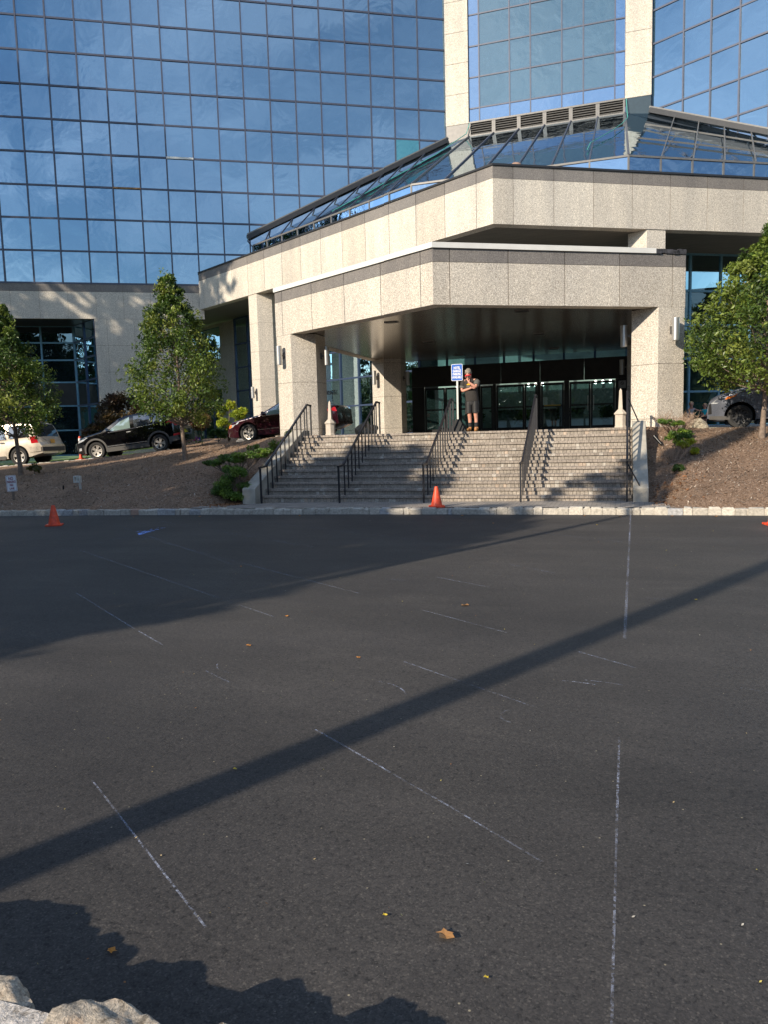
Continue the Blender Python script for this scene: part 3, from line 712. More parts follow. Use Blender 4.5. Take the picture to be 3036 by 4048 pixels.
# ------------------------------------------------------------------ wall lamps on the columns
def lamp(x, y, n, z, label):
    t = thing('wall_lamp', (x, y, z), label, 'wall lamp', 'brushed metal cylinder lamps on the columns')
    n = Vector((n[0], n[1], 0)).normalized(); c = Vector((x, y, z))
    b = MB(); b.lathe([(.085, -.295), (.096, -.30), (.096, .30), (.085, .295), (.085, -.295)], c, 24); b.build('shade', M_ALU, t, smooth=50)
    b = MB(); b.lathe([(0, -.24), (.08, -.24), (.08, .24), (0, .24)], c, 16); b.build('diffuser', M_SIGNW, t, smooth=50)
    b = MB(); b.bar(c-n*.09, c-n*.20, .05, .05); s_ = n.cross(V(0, 0, 1)); b.obox(c-n*.175-s_*.05+V(0, 0, -.1), s_*.1, -n*.028, V(0, 0, .2)); b.build('bracket', M_TRIM, t)
nl, nr = (-s30, -c30), (s30, -c30)
lamp(-5.985, 4.52, nl, 4.32, 'sunlit metal cylinder lamp on the leaf-shadowed left edge of the canopy column')
lamp(-4.65, 5.29, (1, 0), 4.30, 'metal cylinder lamp on the shaded inner side of the left canopy column')
lamp(-5.91, 13.86, nl, 4.19, 'small metal cylinder lamp on the column right behind the middle left handrail')
lamp(-4.56, 14.65, (1, 0), 4.15, 'dim metal cylinder lamp between the rear column and the black vestibule')
lamp(-14.54, 18.84, nl, 4.12, 'metal cylinder lamp low on the tall free-standing column at the left')
lamp(5.985, 4.52, nr, 4.35, 'metal cylinder lamp on the front face of the right canopy column')
lamp(4.64, 5.29, (-1, 0), 4.33, 'cylinder lamp half in sun on the inner side of the right canopy column')
lamp(4.56, 14.65, (-1, 0), 4.16, 'dark cylinder lamp hanging back in shade above the no-smoking plaque')

# ------------------------------------------------------------------ handrails
def handrail(x, label, braces=False):
    t = thing('handrail', (x, Y0-.25, 0), label, 'handrail', 'black metal handrails dividing the steps')
    ya, yb, yc, yd = -.06, .26, 3.12, 3.42; za = .95+kerb_z(x)*.5; zt = DECK+.93
    b = MB(); pts = [(x, ya-.05, za-.02), (x, yb, za), (x, yc, zt), (x, yd, zt-.02)]
    for p, q in zip(pts, pts[1:]): b.bar(p, q, .05, .045, (0, 0, 1))
    for p in pts[1:3]: b.box(p[0]-.0249, p[0]+.0249, p[1]-.025, p[1]+.025, p[2]-.024, p[2]+.024)
    b.build('top_rail', M_RAIL, t)
    b = MB(); b.box(x-.021, x+.021, ya-.021, ya+.021, kerb_z(x)-.05, za-.02); b.build('post', M_RAIL, t)
    b = MB(); b.box(x-.021, x+.021, 3.36, 3.40, DECK, zt-.03); b.build('post', M_RAIL, t)
    for i in range(10):
        y = Y0+RUN*i+.15; z0 = RISE*(i+1); z1 = lerp(za, zt, (y-yb)/(yc-yb))-.01
        b = MB(); b.box(x-.015, x+.015, y-.015, y+.015, z0, z1); b.build('baluster', M_RAIL, t)
    b = MB(); b.box(x-.015, x+.015, 3.06, 3.09, DECK, zt-.03); b.build('baluster', M_RAIL, t)
    if braces:
        for (y, z, y2, z2) in ((.02, .92, -.02, .38), (3.0, 2.52, 3.05, 1.86)):
            b = MB(); b.bar((x, y, z), (x+.28, y2, z2), .028, .028); b.build('brace', M_RAIL, t)
for x, lb in ((-4.46, 'black handrail at the left edge of the steps beside the cheek wall and junipers'),
              (-2.25, 'black handrail second from the left, ending before the rear canopy column'),
              (0, 'black handrail in the middle of the steps, topped beside the blue sign and the man'),
              (2.36, 'black handrail casting a barred shadow on the sunlit right part of the steps'),
              (4.74, 'black handrail seen edge-on and braced to the right cheek wall')): handrail(x, lb, x > 4)

# ------------------------------------------------------------------ lettering
def text(body, size, mat, parent, M, name='lettering', ext=.002, sx=1.0, bold=0):
    cu = bpy.data.curves.new('t', 'FONT'); cu.body = body; cu.size = size; cu.align_x = 'CENTER'; cu.align_y = 'CENTER'; cu.extrude = ext; cu.offset = bold
    o = bpy.data.objects.new('t', cu); COL.objects.link(o)
    dg = bpy.context.evaluated_depsgraph_get(); me = bpy.data.meshes.new_from_object(o.evaluated_get(dg))
    bpy.data.objects.remove(o); bpy.data.curves.remove(cu)
    me.transform(M @ Matrix.Diagonal((sx, 1, 1, 1))); me.materials.clear(); me.materials.append(mat); me.name = name
    n = bpy.data.objects.new(name, me); COL.objects.link(n); n.parent = parent; return n
def face_m(x, y, z, rz=0): return Matrix.Translation((x, y, z)) @ Matrix.Rotation(rz, 4, 'Z') @ Matrix.Rotation(pi/2, 4, 'X')
def rrect(w, h, r, n=5):
    o = []
    for cx, cy, a in ((w/2-r, h/2-r, 0), (-w/2+r, h/2-r, pi/2), (-w/2+r, -h/2+r, pi), (w/2-r, -h/2+r, 3*pi/2)):
        for k in range(n+1): q = a+pi/2*k/n; o.append((cx+r*cos(q), cy+r*sin(q)))
    return o
def plate(w, h, r, y0, y1, mat, parent, name, zc=0):
    b = MB(); P = rrect(w, h, r); n = len(P)
    b.faces([(x, y0, z+zc) for x, z in P]+[(x, y1, z+zc) for x, z in P], [tuple(range(n)), tuple(range(n, 2*n))[::-1]]+[(i, n+i, n+(i+1) % n, (i+1) % n) for i in range(n)])
    me = b.build(name, mat); me.parent = parent; return me
# blue garage sign
t = thing('parking_sign', (.075, 3.66, DECK), 'blue HOTEL GARAGE PARKING AVAILABLE sign on a post atop the steps', 'sign')
b = MB(); b.box(-.024, .024, .0, .024, .02, 1.93)
po = b.build('post', M_GALV); po.parent = t
b = MB()
for k in range(44): b.box(-.006, .006, -.0015, .002, .36+k*.032, .372+k*.032)
h = b.build('post_holes', M_DARK); h.parent = po
p1 = plate(.33, .475, .035, -.012, -.004, M_SIGNW, t, 'panel', 1.70)
p2 = plate(.305, .45, .026, -.0145, -.0121, M_BLUE, p1, 'panel_face', 1.70)
for i, (w, sz, sx) in enumerate((('HOTEL', .098, .62), ('GARAGE', .098, .62), ('PARKING', .098, .60), ('AVAILABLE', .098, .56))):
    text(w, sz, M_WHITE, p1, face_m(0, -.0165, 1.825-.088*i), ext=.0008, sx=sx, bold=.003)
b = MB(); b.faces([(-.22, -.26, 0), (.30, -.26, 0), (.30, .3, 0), (-.22, .3, 0), (-.06, -.05, .36), (.06, -.05, .36), (.06, .08, .36), (-.06, .08, .36)],
                  [(3, 2, 1, 0), (4, 5, 6, 7), (0, 1, 5, 4), (1, 2, 6, 5), (2, 3, 7, 6), (3, 0, 4, 7)])
bs = b.build('base', M_RUBBER); bs.parent = t
# low fire lane sign
sx, sy = -12.0, -.75
t = thing('fire_lane_sign', (sx, sy, bank_z(sx, sy)), 'small white sign reading NO PARKING FIRE LANE in maroon on the mulch', 'sign', rot=(0, radians(-3), radians(14)))
p1 = plate(.31, .46, .03, -.006, 0, M_SIGNW, t, 'panel', .48)
b = MB(); P = rrect(.285, .435, .022); Q = rrect(.272, .422, .018); n = len(P)
b.faces([(x, -.0075, z+.48) for x, z in P]+[(x, -.0075, z+.48) for x, z in Q], [(i, (i+1) % n, n+(i+1) % n, n+i) for i in range(n)])
o = b.build('border', M_MAROONT); o.parent = p1
for i, (w, s_, x_) in enumerate((('NO', .115, .8), ('PARKING', .10, .62), ('FIRE', .078, .75), ('LANE', .078, .75))):
    text(w, s_, M_MAROONT, p1, face_m(0, -.009, .615-.095*i), ext=.0008, sx=x_, bold=.002)
b = MB(); b.box(-.03, .03, 0.001, .03, -.2, .30); o = b.build('post', M_BARK); o.parent = t
# no smoking plaque
t = thing('no_smoking_plaque', (4.57, 15.985, 3.38), 'small grey no-smoking plaque on the black wall above the right obelisk', 'plaque')
p1 = plate(.30, .32, .01, -.012, -.002, simple('plaque_grey', (.36, .36, .35), .5), t, 'panel', .16)
b = MB(); n = 24; R_, r_ = .07, .052
b.faces([(R_*cos(2*pi*k/n), -.0135, .21+R_*sin(2*pi*k/n)) for k in range(n)]+[(r_*cos(2*pi*k/n), -.0135, .21+r_*sin(2*pi*k/n)) for k in range(n)], [(k, (k+1) % n, n+(k+1) % n, n+k) for k in range(n)])
b.bar((-.045, -.0135, .255), (.045, -.0135, .165), .014, .002, (0, 1, 0)); b.box(-.035, .035, -.0136, -.0126, .203, .217)
o = b.build('symbol', M_DARK); o.parent = p1
text('LOUNGE', .34, M_BLACK, hotel, Matrix.Translation(-hotel.location) @ face_m(-11.05, lobby_y(11.05)-.09, 4.05, radians(-30)), ext=.004)

# ------------------------------------------------------------------ cones, obelisks, small yard things
def cone(x, y, z, h, label, rz=0):
    t = thing('traffic_cone', (x, y, z), label, 'traffic cone', 'orange traffic cones', (0, 0, rz))
    b = MB(); w = .18; P = rrect(2*w, 2*w, .05); n = len(P)
    b.faces([(a, c, 0) for a, c in P]+[(a, c, .028) for a, c in P], [tuple(range(n))[::-1], tuple(range(n, 2*n))]+[(i, (i+1) % n, n+(i+1) % n, n+i) for i in range(n)])
    o = b.build('base', M_ORANGE); o.parent = t
    b = MB(); b.lathe([(.135, .028), (.128, .05), (.045, h-.03), (.036, h), (.026, h+.002), (.026, h-.05)], (0, 0, 0), 28)
    o = b.build('body', M_ORANGE, smooth=40); o.parent = t; return t
cone(.58, -1.1, kerb_z(.6)+.006, .47, 'orange cone on the paver sidewalk in front of the middle handrail', .3)
cone(-7.95, -3.7, asph_z(-7.95)+.002, .47, 'orange cone on the asphalt in front of the left mulch bank', .55)
cone(7.25, -3.0, asph_z(7.1)+.002, .47, 'orange cone on the asphalt, cut off by the right edge of the photo', .2)
t = thing('channelizer_post', (-16.95, 8.0, zd(-16.95)+.02), 'slim orange delineator post with white bands by the black car', 'traffic post')
b = MB(); b.lathe([(.23, 0), (.23, .04), (.10, .06), (.062, .12), (.052, .96), (.03, 1.0), (0, 1.0)], (0, 0, 0), 20); o = b.build('body', M_ORANGE, smooth=40); o.parent = t
for z in (.62, .80):
    b = MB(); b.lathe([(.0585, z), (.0575, z+.11)], (0, 0, 0), 20); o = b.build('band', M_WHITE, smooth=40); o.parent = t
for sx_, lb in ((-1, 'slender pale stone obelisk beside the left canopy column, maroon car behind'), (1, 'slender pale stone obelisk beside the right canopy column below the plaque')):
    t = thing('obelisk_bollard', (sx_*4.56, 5.2, DECK), lb, 'bollard', 'obelisk bollards beside the canopy columns')
    b = MB(); s8 = 8
    def ring(r): return [(r*cos(2*pi*(k+.5)/8)*1.08, r*sin(2*pi*(k+.5)/8)*1.08) for k in range(8)]
    pr = [(.16, 0), (.16, .03), (.145, .05), (.145, .36), (.175, .38), (.175, .41), (.075, .52)]
    vs = []; fs = []
    for rr_, z in pr: vs += [(x, y, z) for x, y in ring(rr_)]
    for i in range(len(pr)-1):
        for k in range(8): fs.append((i*8+k, i*8+(k+1) % 8, (i+1)*8+(k+1) % 8, (i+1)*8+k))
    b.faces(vs, fs); o = b.build('pedestal', M_OBEL); o.parent = t
    b = MB(); w, w2 = .062, .035; H = 1.06
    b.faces([(-w, -w, .47), (w, -w, .47), (w, w, .47), (-w, w, .47), (-w2, -w2, H), (w2, -w2, H), (w2, w2, H), (-w2, w2, H), (0, 0, H+.07)],
            [(0, 1, 5, 4), (1, 2, 6, 5), (2, 3, 7, 6), (3, 0, 4, 7), (4, 5, 8), (5, 6, 8), (6, 7, 8), (7, 4, 8)])
    o = b.build('shaft', M_OBEL); o.parent = t
t = thing('spotlight', (5.50, 2.85, bank_z(5.5, 2.85)), 'small black spotlight on a stake beside the right cheek wall', 'spotlight')
b = MB(); b.tube([(0, 0, -.05), (0, 0, .14)], .012, 6); o = b.build('stake', M_BLACK); o.parent = t
b = MB(); b.tube([(.08, -.05, .07), (-.08, .04, .27), (-.09, .045, .282)], [.035, .045, .045], 14); o = b.build('housing', M_BLACK, smooth=40); o.parent = t
b = MB(); b.tube([(-.0905, .0455, .283), (-.0925, .0465, .2855)], [.036, .036], 12); o = b.build('lens', M_SIGNW); o.parent = t
ux, uy = -10.6, .3
t = thing('utility_box', (ux, uy, bank_z(ux, uy)), 'small grey electrical outlet box on two stakes in the mulch', 'utility box')
b = MB(); b.box(.02, .045, -.01, .01, -.1, .22); b.box(.065, .09, -.01, .01, -.1, .22); o = b.build('stake', M_GALV); o.parent = t
b = MB(); P = [(-.14, .2), (.09, .2), (.09, .40), (-.14, .40)]
b.box(-.14, -.10, -.04, .04, .20, .40); b.box(.05, .09, -.04, .04, .20, .40); b.box(-.10, .05, -.04, .04, .36, .40); b.box(-.10, .05, -.04, .04, .20, .23); b.box(-.05, .0, -.03, .03, .23, .36)
o = b.build('box', M_GALV); o.parent = t
px, py = -11.25, .4
tag(MB.build((lambda b: (b.tube([(px, py, bank_z(px, py)-.05), (px, py+.02, bank_z(px, py)+.12)], .025, 8), b)[1])(MB()), 'drain_pipe', M_BLACK, loc=(px, py, bank_z(px, py))), 'stub of black pipe poking out of the mulch beside the grey box', 'pipe')

def rock(name, x, y, z, rx, ry, rz_, mat, label, cat, seed, rot=0, group=None, sub=3, rough=.22, flat=None):
    bm = bmesh.new(); bmesh.ops.create_icosphere(bm, subdivisions=sub, radius=1)
    for v in bm.verts:
        n = v.co.copy(); k = 1+rough*noise.noise(n*1.3+Vector((seed*3.1, 0, 0)))+rough*.45*noise.noise(n*3.4+Vector((0, seed, 0)))
        k += rough*.22*noise.noise(n*9+Vector((seed, seed, 0))); zz_ = n.z if flat is None else min(n.z, flat+.12*noise.noise(n*2.2+Vector((seed, 3, 0))))/flat
        v.co = Vector((n.x*rx*k, n.y*ry*k, max(zz_, -.6)*rz_*k))
    me = bpy.data.meshes.new(name); bm.to_mesh(me); bm.free(); me.materials.append(mat); smooth_by(me, 50)
    o = bpy.data.objects.new(name, me); COL.objects.link(o); o.location = (x, y, z+rz_*.45); o.rotation_euler.z = rot
    return tag(o, label, cat, group)
def rockmat(name, a, b_, c):
    m, t, p = newmat(name); co = coords(t); f = noisef(t, co, 5, 6, .65, .4); g = noisef(t, co, 45, 3, .7)
    cc = mixc(t, 1, ramp(t, f, [(.3, a), (.5, b_), (.68, c)]), ramp(t, g, [(.3, (.62, .62, .62)), (.68, (1.25, 1.24, 1.22))]), 'MULTIPLY')
    h = noisef(t, co, 150, 3, .8); cr_ = noisef(t, co, 11, 6, .75, 1.5)
    cc = mixc(t, 1, cc, ramp(t, h, [(.35, (.6, .6, .6)), (.65, (1.3, 1.28, 1.25))]), 'MULTIPLY'); cc = mixc(t, 1, cc, ramp(t, cr_, [(.40, (.45, .43, .40)), (.46, (1, 1, 1))]), 'MULTIPLY')
    t.links.new(cc, p.inputs['Base Color']); p.inputs['Roughness'].default_value = .9; bump(t, p, cr_, .8, .02); return m
M_ROCKA = rockmat('fieldstone', (.25, .222, .185), (.42, .37, .305), (.42, .26, .14))
M_ROCKB = rockmat('pale_boulder', (.34, .29, .20), (.58, .52, .40), (.22, .16, .10))
M_ROCKC = rockmat('blue_grey_stone', (.16, .165, .18), (.22, .22, .23), (.28, .27, .26))
rock('boulder', -10.45, 11.0, 1.55, .75, .45, .42, M_ROCKB, 'pale tan boulder with dark streaks before the maroon car', 'boulder', 2)
rock('flat_stone', -9.9, 9.9, 1.5, .75, .4, .17, M_ROCKC, 'flat blue-grey stone lying in front of the pale boulder', 'stone', 5)
rock('boulder', -4.35, 8.2, DECK, .42, .35, .30, M_ROCKA, 'low brown rock behind the left obelisk under the canopy', 'boulder', 9)
rock('boulder', 6.62, 4.9, 1.55, .28, .28, .24, M_ROCKB, 'rounded grey-tan rock beside the bare twigs at the right column', 'boulder', 12)

# fieldstone wall at the photographer's feet
t = thing('stone_wall', (3, -16.2, asph_z(3)), 'mortared fieldstone wall at the bottom left corner in the foreground', 'wall')
r = random.Random(4)
for i, (x, w, zt) in enumerate(((1.2, .24, .19), (1.62, .22, .19), (2.17, .36, .222), (2.58, .19, .165), (2.955, .25, .140), (3.40, .25, .165), (3.73, .16, .172), (4.05, .17, .16), (4.4, .2, .16))):
    hz = .15; o = rock('stone', 0, 0, 0, w, .15, hz, M_ROCKA, None, None, 20+i, r.uniform(-.1, .1), sub=5, rough=.17, flat=.62)
    o.location = Vector((x, -16.155, zt+.012-hz*1.03))-t.location; o.parent = t
b = MB(); b.obox((.8, -16.50, -.2), (3.9, 0, 0), (0, .38, 0), (0, 0, .362))
b.build('mortar', rockmat('mortar', (.52, .48, .44), (.62, .575, .53), (.66, .62, .58)), t)
b = MB(); b.obox((.8, -16.95, -.2), (3.9, 0, 0), (0, .50, 0), (0, 0, .36)); b.build('coping', M_PAVER, t)

# chalk layout marks on the asphalt
def chalkm():
    m, tt, p = newmat('layout_chalk'); co = coords(tt); f = noisef(tt, co, 42, 4, .8); g = noisef(tt, co, 1.6, 3)
    p.inputs['Base Color'].default_value = (.62, .68, .86, 1); p.inputs['Roughness'].default_value = .9
    a = mixc(tt, 1, ramp(tt, f, [(.44, (0, 0, 0)), (.66, (.52, .52, .54))]), ramp(tt, g, [(.34, (.12, .12, .12)), (.58, (1, 1, 1))]), 'MULTIPLY')
    tt.links.new(a, p.inputs['Alpha']); return m
M_CHALK = chalkm()
CH = [(-5.84, -3.98, -.85, -8.01), (-4.68, -5.14, 1.74, -9.65), (-4.46, -7, 1.24, -10.86), (-1.81, -10.18, .08, -11.57), (.18, -11.64, .7, -12.01), (1.51, -12.6, 1.84, -12.81),
      (-6.06, -2.57, -.23, -6.34), (2.84, -13.5, 3.84, -14.21), (3.84, -14.21, 4.36, -14.6), (1.93, -14.44, 3.19, -15.35), (2.99, -12.04, 4.16, -12.84), (2.68, -10.31, 3.69, -11.04),
      (2.42, -8.57, 3.19, -9.09), (4.33, -11.5, 4.77, -11.84), (4.81, -1.5, 4.69, -11.05), (4.66, -13.2, 4.655, -14.33), (4.655, -14.33, 4.65, -15.9), (-4.83, -8.37, -4.68, -5.14),
      (2.39, -3.65, 5.03, -5.6), (3.18, -7.54, 3.85, -8.1), (-4.13, -2.22, 1.25, -5.34)]
b = MB()
for i, (x0, y0, x1, y1) in enumerate(CH):
    a, c = Vector((x0, y0)), Vector((x1, y1)); d = (c-a).normalized(); near = max(0, (-12-(y0+y1)/2)/4); w = .0075-.0035*min(1, near)
    if i == 14: w = .013
    n = Vector((-d.y, d.x))*w; K = 30
    for k in range(K):
        p, q = a.lerp(c, k/K), a.lerp(c, (k+1)/K)
        b.poly([(p.x-n.x, p.y-n.y, asph_z(p.x)+.004), (q.x-n.x, q.y-n.y, asph_z(q.x)+.004), (q.x+n.x, q.y+n.y, asph_z(q.x)+.004), (p.x+n.x, p.y+n.y, asph_z(p.x)+.004)])
tag(b.build('layout_marks', M_CHALK), kind='structure')
b = MB(); r = random.Random(2)                                   # blue paint splash where lines cross
for k in range(110):
    a = r.uniform(1.9, 2.7); d = abs(r.gauss(0, .22)); x = -4.6+cos(a)*d*.9; y = -5.1+sin(a)*d*2.2; s_ = r.uniform(.008, .03)
    b.poly([(x-s_, y-s_, asph_z(x)+.005+k*1e-5), (x+s_, y-s_*.6, asph_z(x)+.005+k*1e-5), (x+s_*.7, y+s_, asph_z(x)+.005+k*1e-5), (x-s_*.6, y+s_*.8, asph_z(x)+.005+k*1e-5)])
tag(b.build('paint_splash', simple('blue_marking_paint', (.24, .40, .95), .8, 0, .2, 20)), kind='structure')
b = MB(); r = random.Random(21)
for _ in range(420):
    y = -16+15*r.random()**1.6; x = r.uniform(-1.5-(y+16)*.75, 5.6+(y+16)*.25); s_ = r.uniform(.003, .009)*(1+.05*(y+16)); a = r.uniform(0, 6.28); k = r.uniform(.5, 1.1)
    b.col = [(.45*k, .34*k, .18*k), (.5*k, .42*k, .12*k), (.45*k, .42*k, .36*k), (.42*k, .20*k, .08*k)][r.randrange(4)]
    d = Vector((cos(a)*s_, sin(a)*s_, .002)); e = Vector((-sin(a)*s_*.45, cos(a)*s_*.45, .001)); p = Vector((x, y, asph_z(x)+.006)); b.poly([p-d, p-e, p+d, p+e])
tag(b.build('grit', M_CHIP), kind='stuff')
b = MB(); r = random.Random(23)
for (x0, y0, rad, a0, a1) in ((2.9, -12.9, .35, .3, 1.5), (4.05, -13.0, .12, 2.2, 4.4), (4.35, -13.1, .9, 1.2, 1.5), (4.2, -13.35, 1.1, 1.3, 1.52), (5.2, -12.9, .8, 1.0, 1.25), (1.75, -12.35, .25, 3.4, 4.6), (3.7, -8.9, .7, .4, .9), (4.9, -10.6, 1.2, 1.4, 1.62), (1.9, -9.6, .8, 1.3, 1.7)):
    K = 14
    for k in range(K):
        q0, q1 = lerp(a0, a1, k/K), lerp(a0, a1, (k+1)/K); w = .006
        P = [(x0+(rad+dw)*cos(q), y0+(rad+dw)*sin(q)) for q, dw in ((q0, -w), (q1, -w), (q1, w), (q0, w))]; b.poly([(x, y, asph_z(x)+.0045) for x, y in P])
tag(b.build('scuff_marks', M_CHALK), kind='structure')
# fallen leaves
LF = [(4.07, -15.16, .055, 0), (2.93, -15.56, .03, 1), (3.82, -15.11, .018, 2), (2.63, -14.13, .022, 2), (1.51, -11.89, .04, 1), (2.6, -12.03, .028, 1), (1.38, -10.83, .035, 1), (3.09, -10.06, .07, 0), (4.25, -15.33, .014, 2),
      (-7.0, -2.05, .05, 0), (-2.6, -1.72, .05, 1), (1.3, -1.66, .05, 1), (3.9, -1.7, .05, 0), (4.6, -1.8, .05, 1), (5.6, -1.75, .06, 0), (6.4, -1.75, .05, 1), (-5.2, -1.9, .05, 1), (4.2, -3.2, .03, 2), (-.6, -8.2, .03, 1), (5.4, -9.4, .025, 2), (2.2, -3.0, .035, 1)]
LC = [(.42, .22, .085), (.72, .30, .05), (.70, .52, .05)]
LL = ['curled tan leaf on the asphalt near the bottom', 'small orange leaf lying on the dark asphalt', 'tiny yellow leaf lying on the dark asphalt']
for i, (x, y, s_, k) in enumerate(LF):
    b = MB(); r = random.Random(i); b.col = LC[k]; a0 = r.random()*6; P = []
    s_ *= .72
    for j in range(10):
        q = 2*pi*j/10; rr_ = s_*(1 if j % 2 else .62)*(1+.25*cos(q)); P.append((rr_*cos(q+a0), rr_*.7*sin(q+a0), .008+.3*s_*abs(sin(q*1.5))))
    b.faces([(0, 0, .006)]+P, [(0, 1+j, 1+(j+1) % 10) for j in range(10)])
    o = b.build('fallen_leaf', M_LEAF); o.location = (x, y, asph_z(x))
    tag(o, ['large curled tan leaf near the bottom of the asphalt', LL[1], LL[2]][k] if i != 7 and not (k == 0 and i > 8) else 'broad tan leaf on the asphalt away from the wall', 'leaf', 'leaves fallen on the asphalt')

# rope on the skylight, roof caps
def rope(pts, label):
    b = MB(); b.tube(pts, .022, 6); tag(b.build('rope', simple('teal_rope', (.05, .30, .26), .7), loc=pts[0], smooth=60), label, 'rope')
rope([(4.64, 29.55, 20.5), (4.68, 29.4, 19.75), (4.72, 26.5, 18.32), (4.45, 24.6, 17.35), (4.0, 22.8, 16.42), (3.06, 20.3, 15.1), (2.98, 18.9, 14.34)], 'teal rope trailing down the middle skylight from the right granite pier')
rope([(-4.5, 29.55, 20.5), (-4.7, 29.5, 19.9), (-5.85, 26.3, 17.78), (-7.78, 24.2, 16.12), (-10.34, 20.74, 13.62)], 'teal rope stretched along the left skylight toward the roof edge')
for x, y, lb in ((.75, 11.42, 'round tan roof cap behind the corner of the upper granite band'), (2.95, 12.7, 'flat tan roof cap farther right behind the upper granite band')):
    b = MB(); b.lathe([(.22, 0), (.22, .06), (.14, .13), (0, .15)], (x, y, 11.47 if x < 1 else 11.40), 16); tag(b.build('roof_cap', simple('terracotta', (.30, .19, .14), .8), loc=(x, y, 11.45), smooth=60), lb, 'roof cap')

leafcloud_later = []
# brass luggage cart, lobby furniture seen through the glass
t = thing('luggage_cart', (8.75, 12.2, 1.70), 'brass luggage cart standing behind the grey minivan', 'luggage cart')
M_BRASS = simple('brass_tube', (.62, .44, .08), .35, .4)
b = MB()
for x in (-.55, .0, .55):
    for y in (-.3, .3): b.tube([(x, y, .25), (x, y, 1.75)], .028, 8)
for y in (-.3, .3):
    for z in (.62, 1.2, 1.75): b.tube([(-.55, y, z), (.55, y, z)], .024, 8)
for x in (-.55, .55): b.tube([(x, -.3, 1.75), (x, .3, 1.75)], .024, 8)
o = b.build('frame', M_BRASS, smooth=50); o.parent = t
b = MB(); b.box(-.62, .62, -.36, .36, .18, .25); o = b.build('deck', M_MAROONT); o.parent = t
for x in (-.5, .5):
    for y in (-.28, .28):
        b = MB(); b.lathe([(.0, -.02), (.08, -.02), (.08, .02), (0, .02)], (x, y, .085), 14, 'Y'); o = b.build('wheel', M_RUBBER); o.parent = t
def tlamp(x, y, h, label):
    t = thing('table_lamp', (x, y, 1.69), label, 'lamp', 'lamps inside the lobby')
    b = MB(); b.lathe([(.12, 0), (.12, .02), (.05, .05), (.07, .3), (.02, h-.25), (.02, h)], (0, 0, 0), 14); o = b.build('base', M_BRASS, smooth=40); o.parent = t
    b = MB(); b.lathe([(.36, h-.22), (.17, h+.22)], (0, 0, 0), 20); o = b.build('lamp_shade', simple('lamp_linen', (.75, .73, .68), .8), smooth=40); o.parent = t
tlamp(-9.6, 22.0, 1.35, 'white-shaded lamp behind the lobby glass left of the rear column')
tlamp(8.75, 20.9, 1.35, 'white-shaded lamp behind the right lobby glass above the children')
def armchair(x, y, rz, label):
    t = thing('armchair', (x, y, 1.69), label, 'armchair', 'teal lobby armchairs', (0, 0, rz)); m = simple('teal_fabric', (.05, .16, .17), .9)
    b = MB(); b.box(-.36, .36, -.3, .3, .12, .45); o = b.build('seat', m); o.parent = t
    b = MB(); b.faces([(-.34, .18, .45), (.34, .18, .45), (.40, .32, 1.12), (-.40, .32, 1.12), (-.34, .3, .45), (.34, .3, .45), (.40, .40, 1.12), (-.40, .40, 1.12)], [(0, 1, 2, 3), (7, 6, 5, 4), (0, 3, 7, 4), (1, 5, 6, 2), (3, 2, 6, 7), (0, 4, 5, 1)]); o = b.build('backrest', m); o.parent = t
    for q in (-1, 1):
        b = MB(); b.box(q*.40-.05, q*.40+.05, -.3, .28, .12, .66); o = b.build('armrest', m); o.parent = t
armchair(8.2, 20.5, .3, 'teal high-backed armchair behind the right lobby glass')
M_GLOBE, _t, _p = newmat('lit_globe'); _p.inputs['Emission Color'].default_value = (1, .93, .80, 1); _p.inputs['Emission Strength'].default_value = 13
for x, lb in ((-2.9, 'small lit ceiling fixture added to brighten the lobby behind the left entrance door'), (.6, 'small lit ceiling fixture added to brighten the lobby behind the sliding doors'), (3.7, 'small lit ceiling fixture inside behind the right entrance door')):  # left and middle fixtures are added to brighten the lobby
    t = thing('ceiling_lamp', (x, 18.9, 4.6), lb, 'ceiling lamp', 'lit fixtures inside the lobby')
    b = MB(); b.tube([(0, 0, -.75), (0, 0, 0)], .02, 6); b.tube([(-.35, 0, -.75), (.35, 0, -.75)], .015, 6); o = b.build('stem', M_BRASS); o.parent = t
    for q in (-.33, 0, .33): b = MB(); b.lathe([(0, -.09), (.07, -.06), (.09, 0), (.07, .06), (0, .09)], (q, 0, -.75), 12); o = b.build('globe', M_GLOBE, smooth=60); o.parent = t
for i, (x, y, h, w) in enumerate(((-2.2, 18.7, 1.0, .5), (.0, 18.6, .8, .45), (1.9, 18.8, 1.1, .5), (3.9, 18.5, .95, .45))):
    rr = random.Random(200+i); t = thing('potted_plant', (x, y, 1.69), ['leafy potted plant behind the left entrance doors', 'low potted plant behind the sliding doors', 'tall potted plant behind the fixed pane', 'leafy potted plant behind the right entrance door'][i], 'plant')
    b = MB(); b.lathe([(0, 0), (.16, 0), (.21, .34), (.18, .34), (.16, .3), (0, .3)], (0, 0, 0), 14); o = b.build('pot', M_OBEL, smooth=40); o.parent = t
    b = MB(); leafcloud_later.append((t, w, h, rr))
t = thing('reception_desk', (.6, 19.7, 1.69), 'pale reception counter deep inside behind the entrance doors', 'counter'); b = MB(); b.box(-2.2, 2.2, -.3, .3, 0, .95); o = b.build('front', simple('counter_front', (.72, .74, .66), .5)); o.parent = t
b = MB(); b.box(-2.3, 2.3, -.4, .4, .95, 1.02); o = b.build('counter_top', M_DARK); o.parent = t

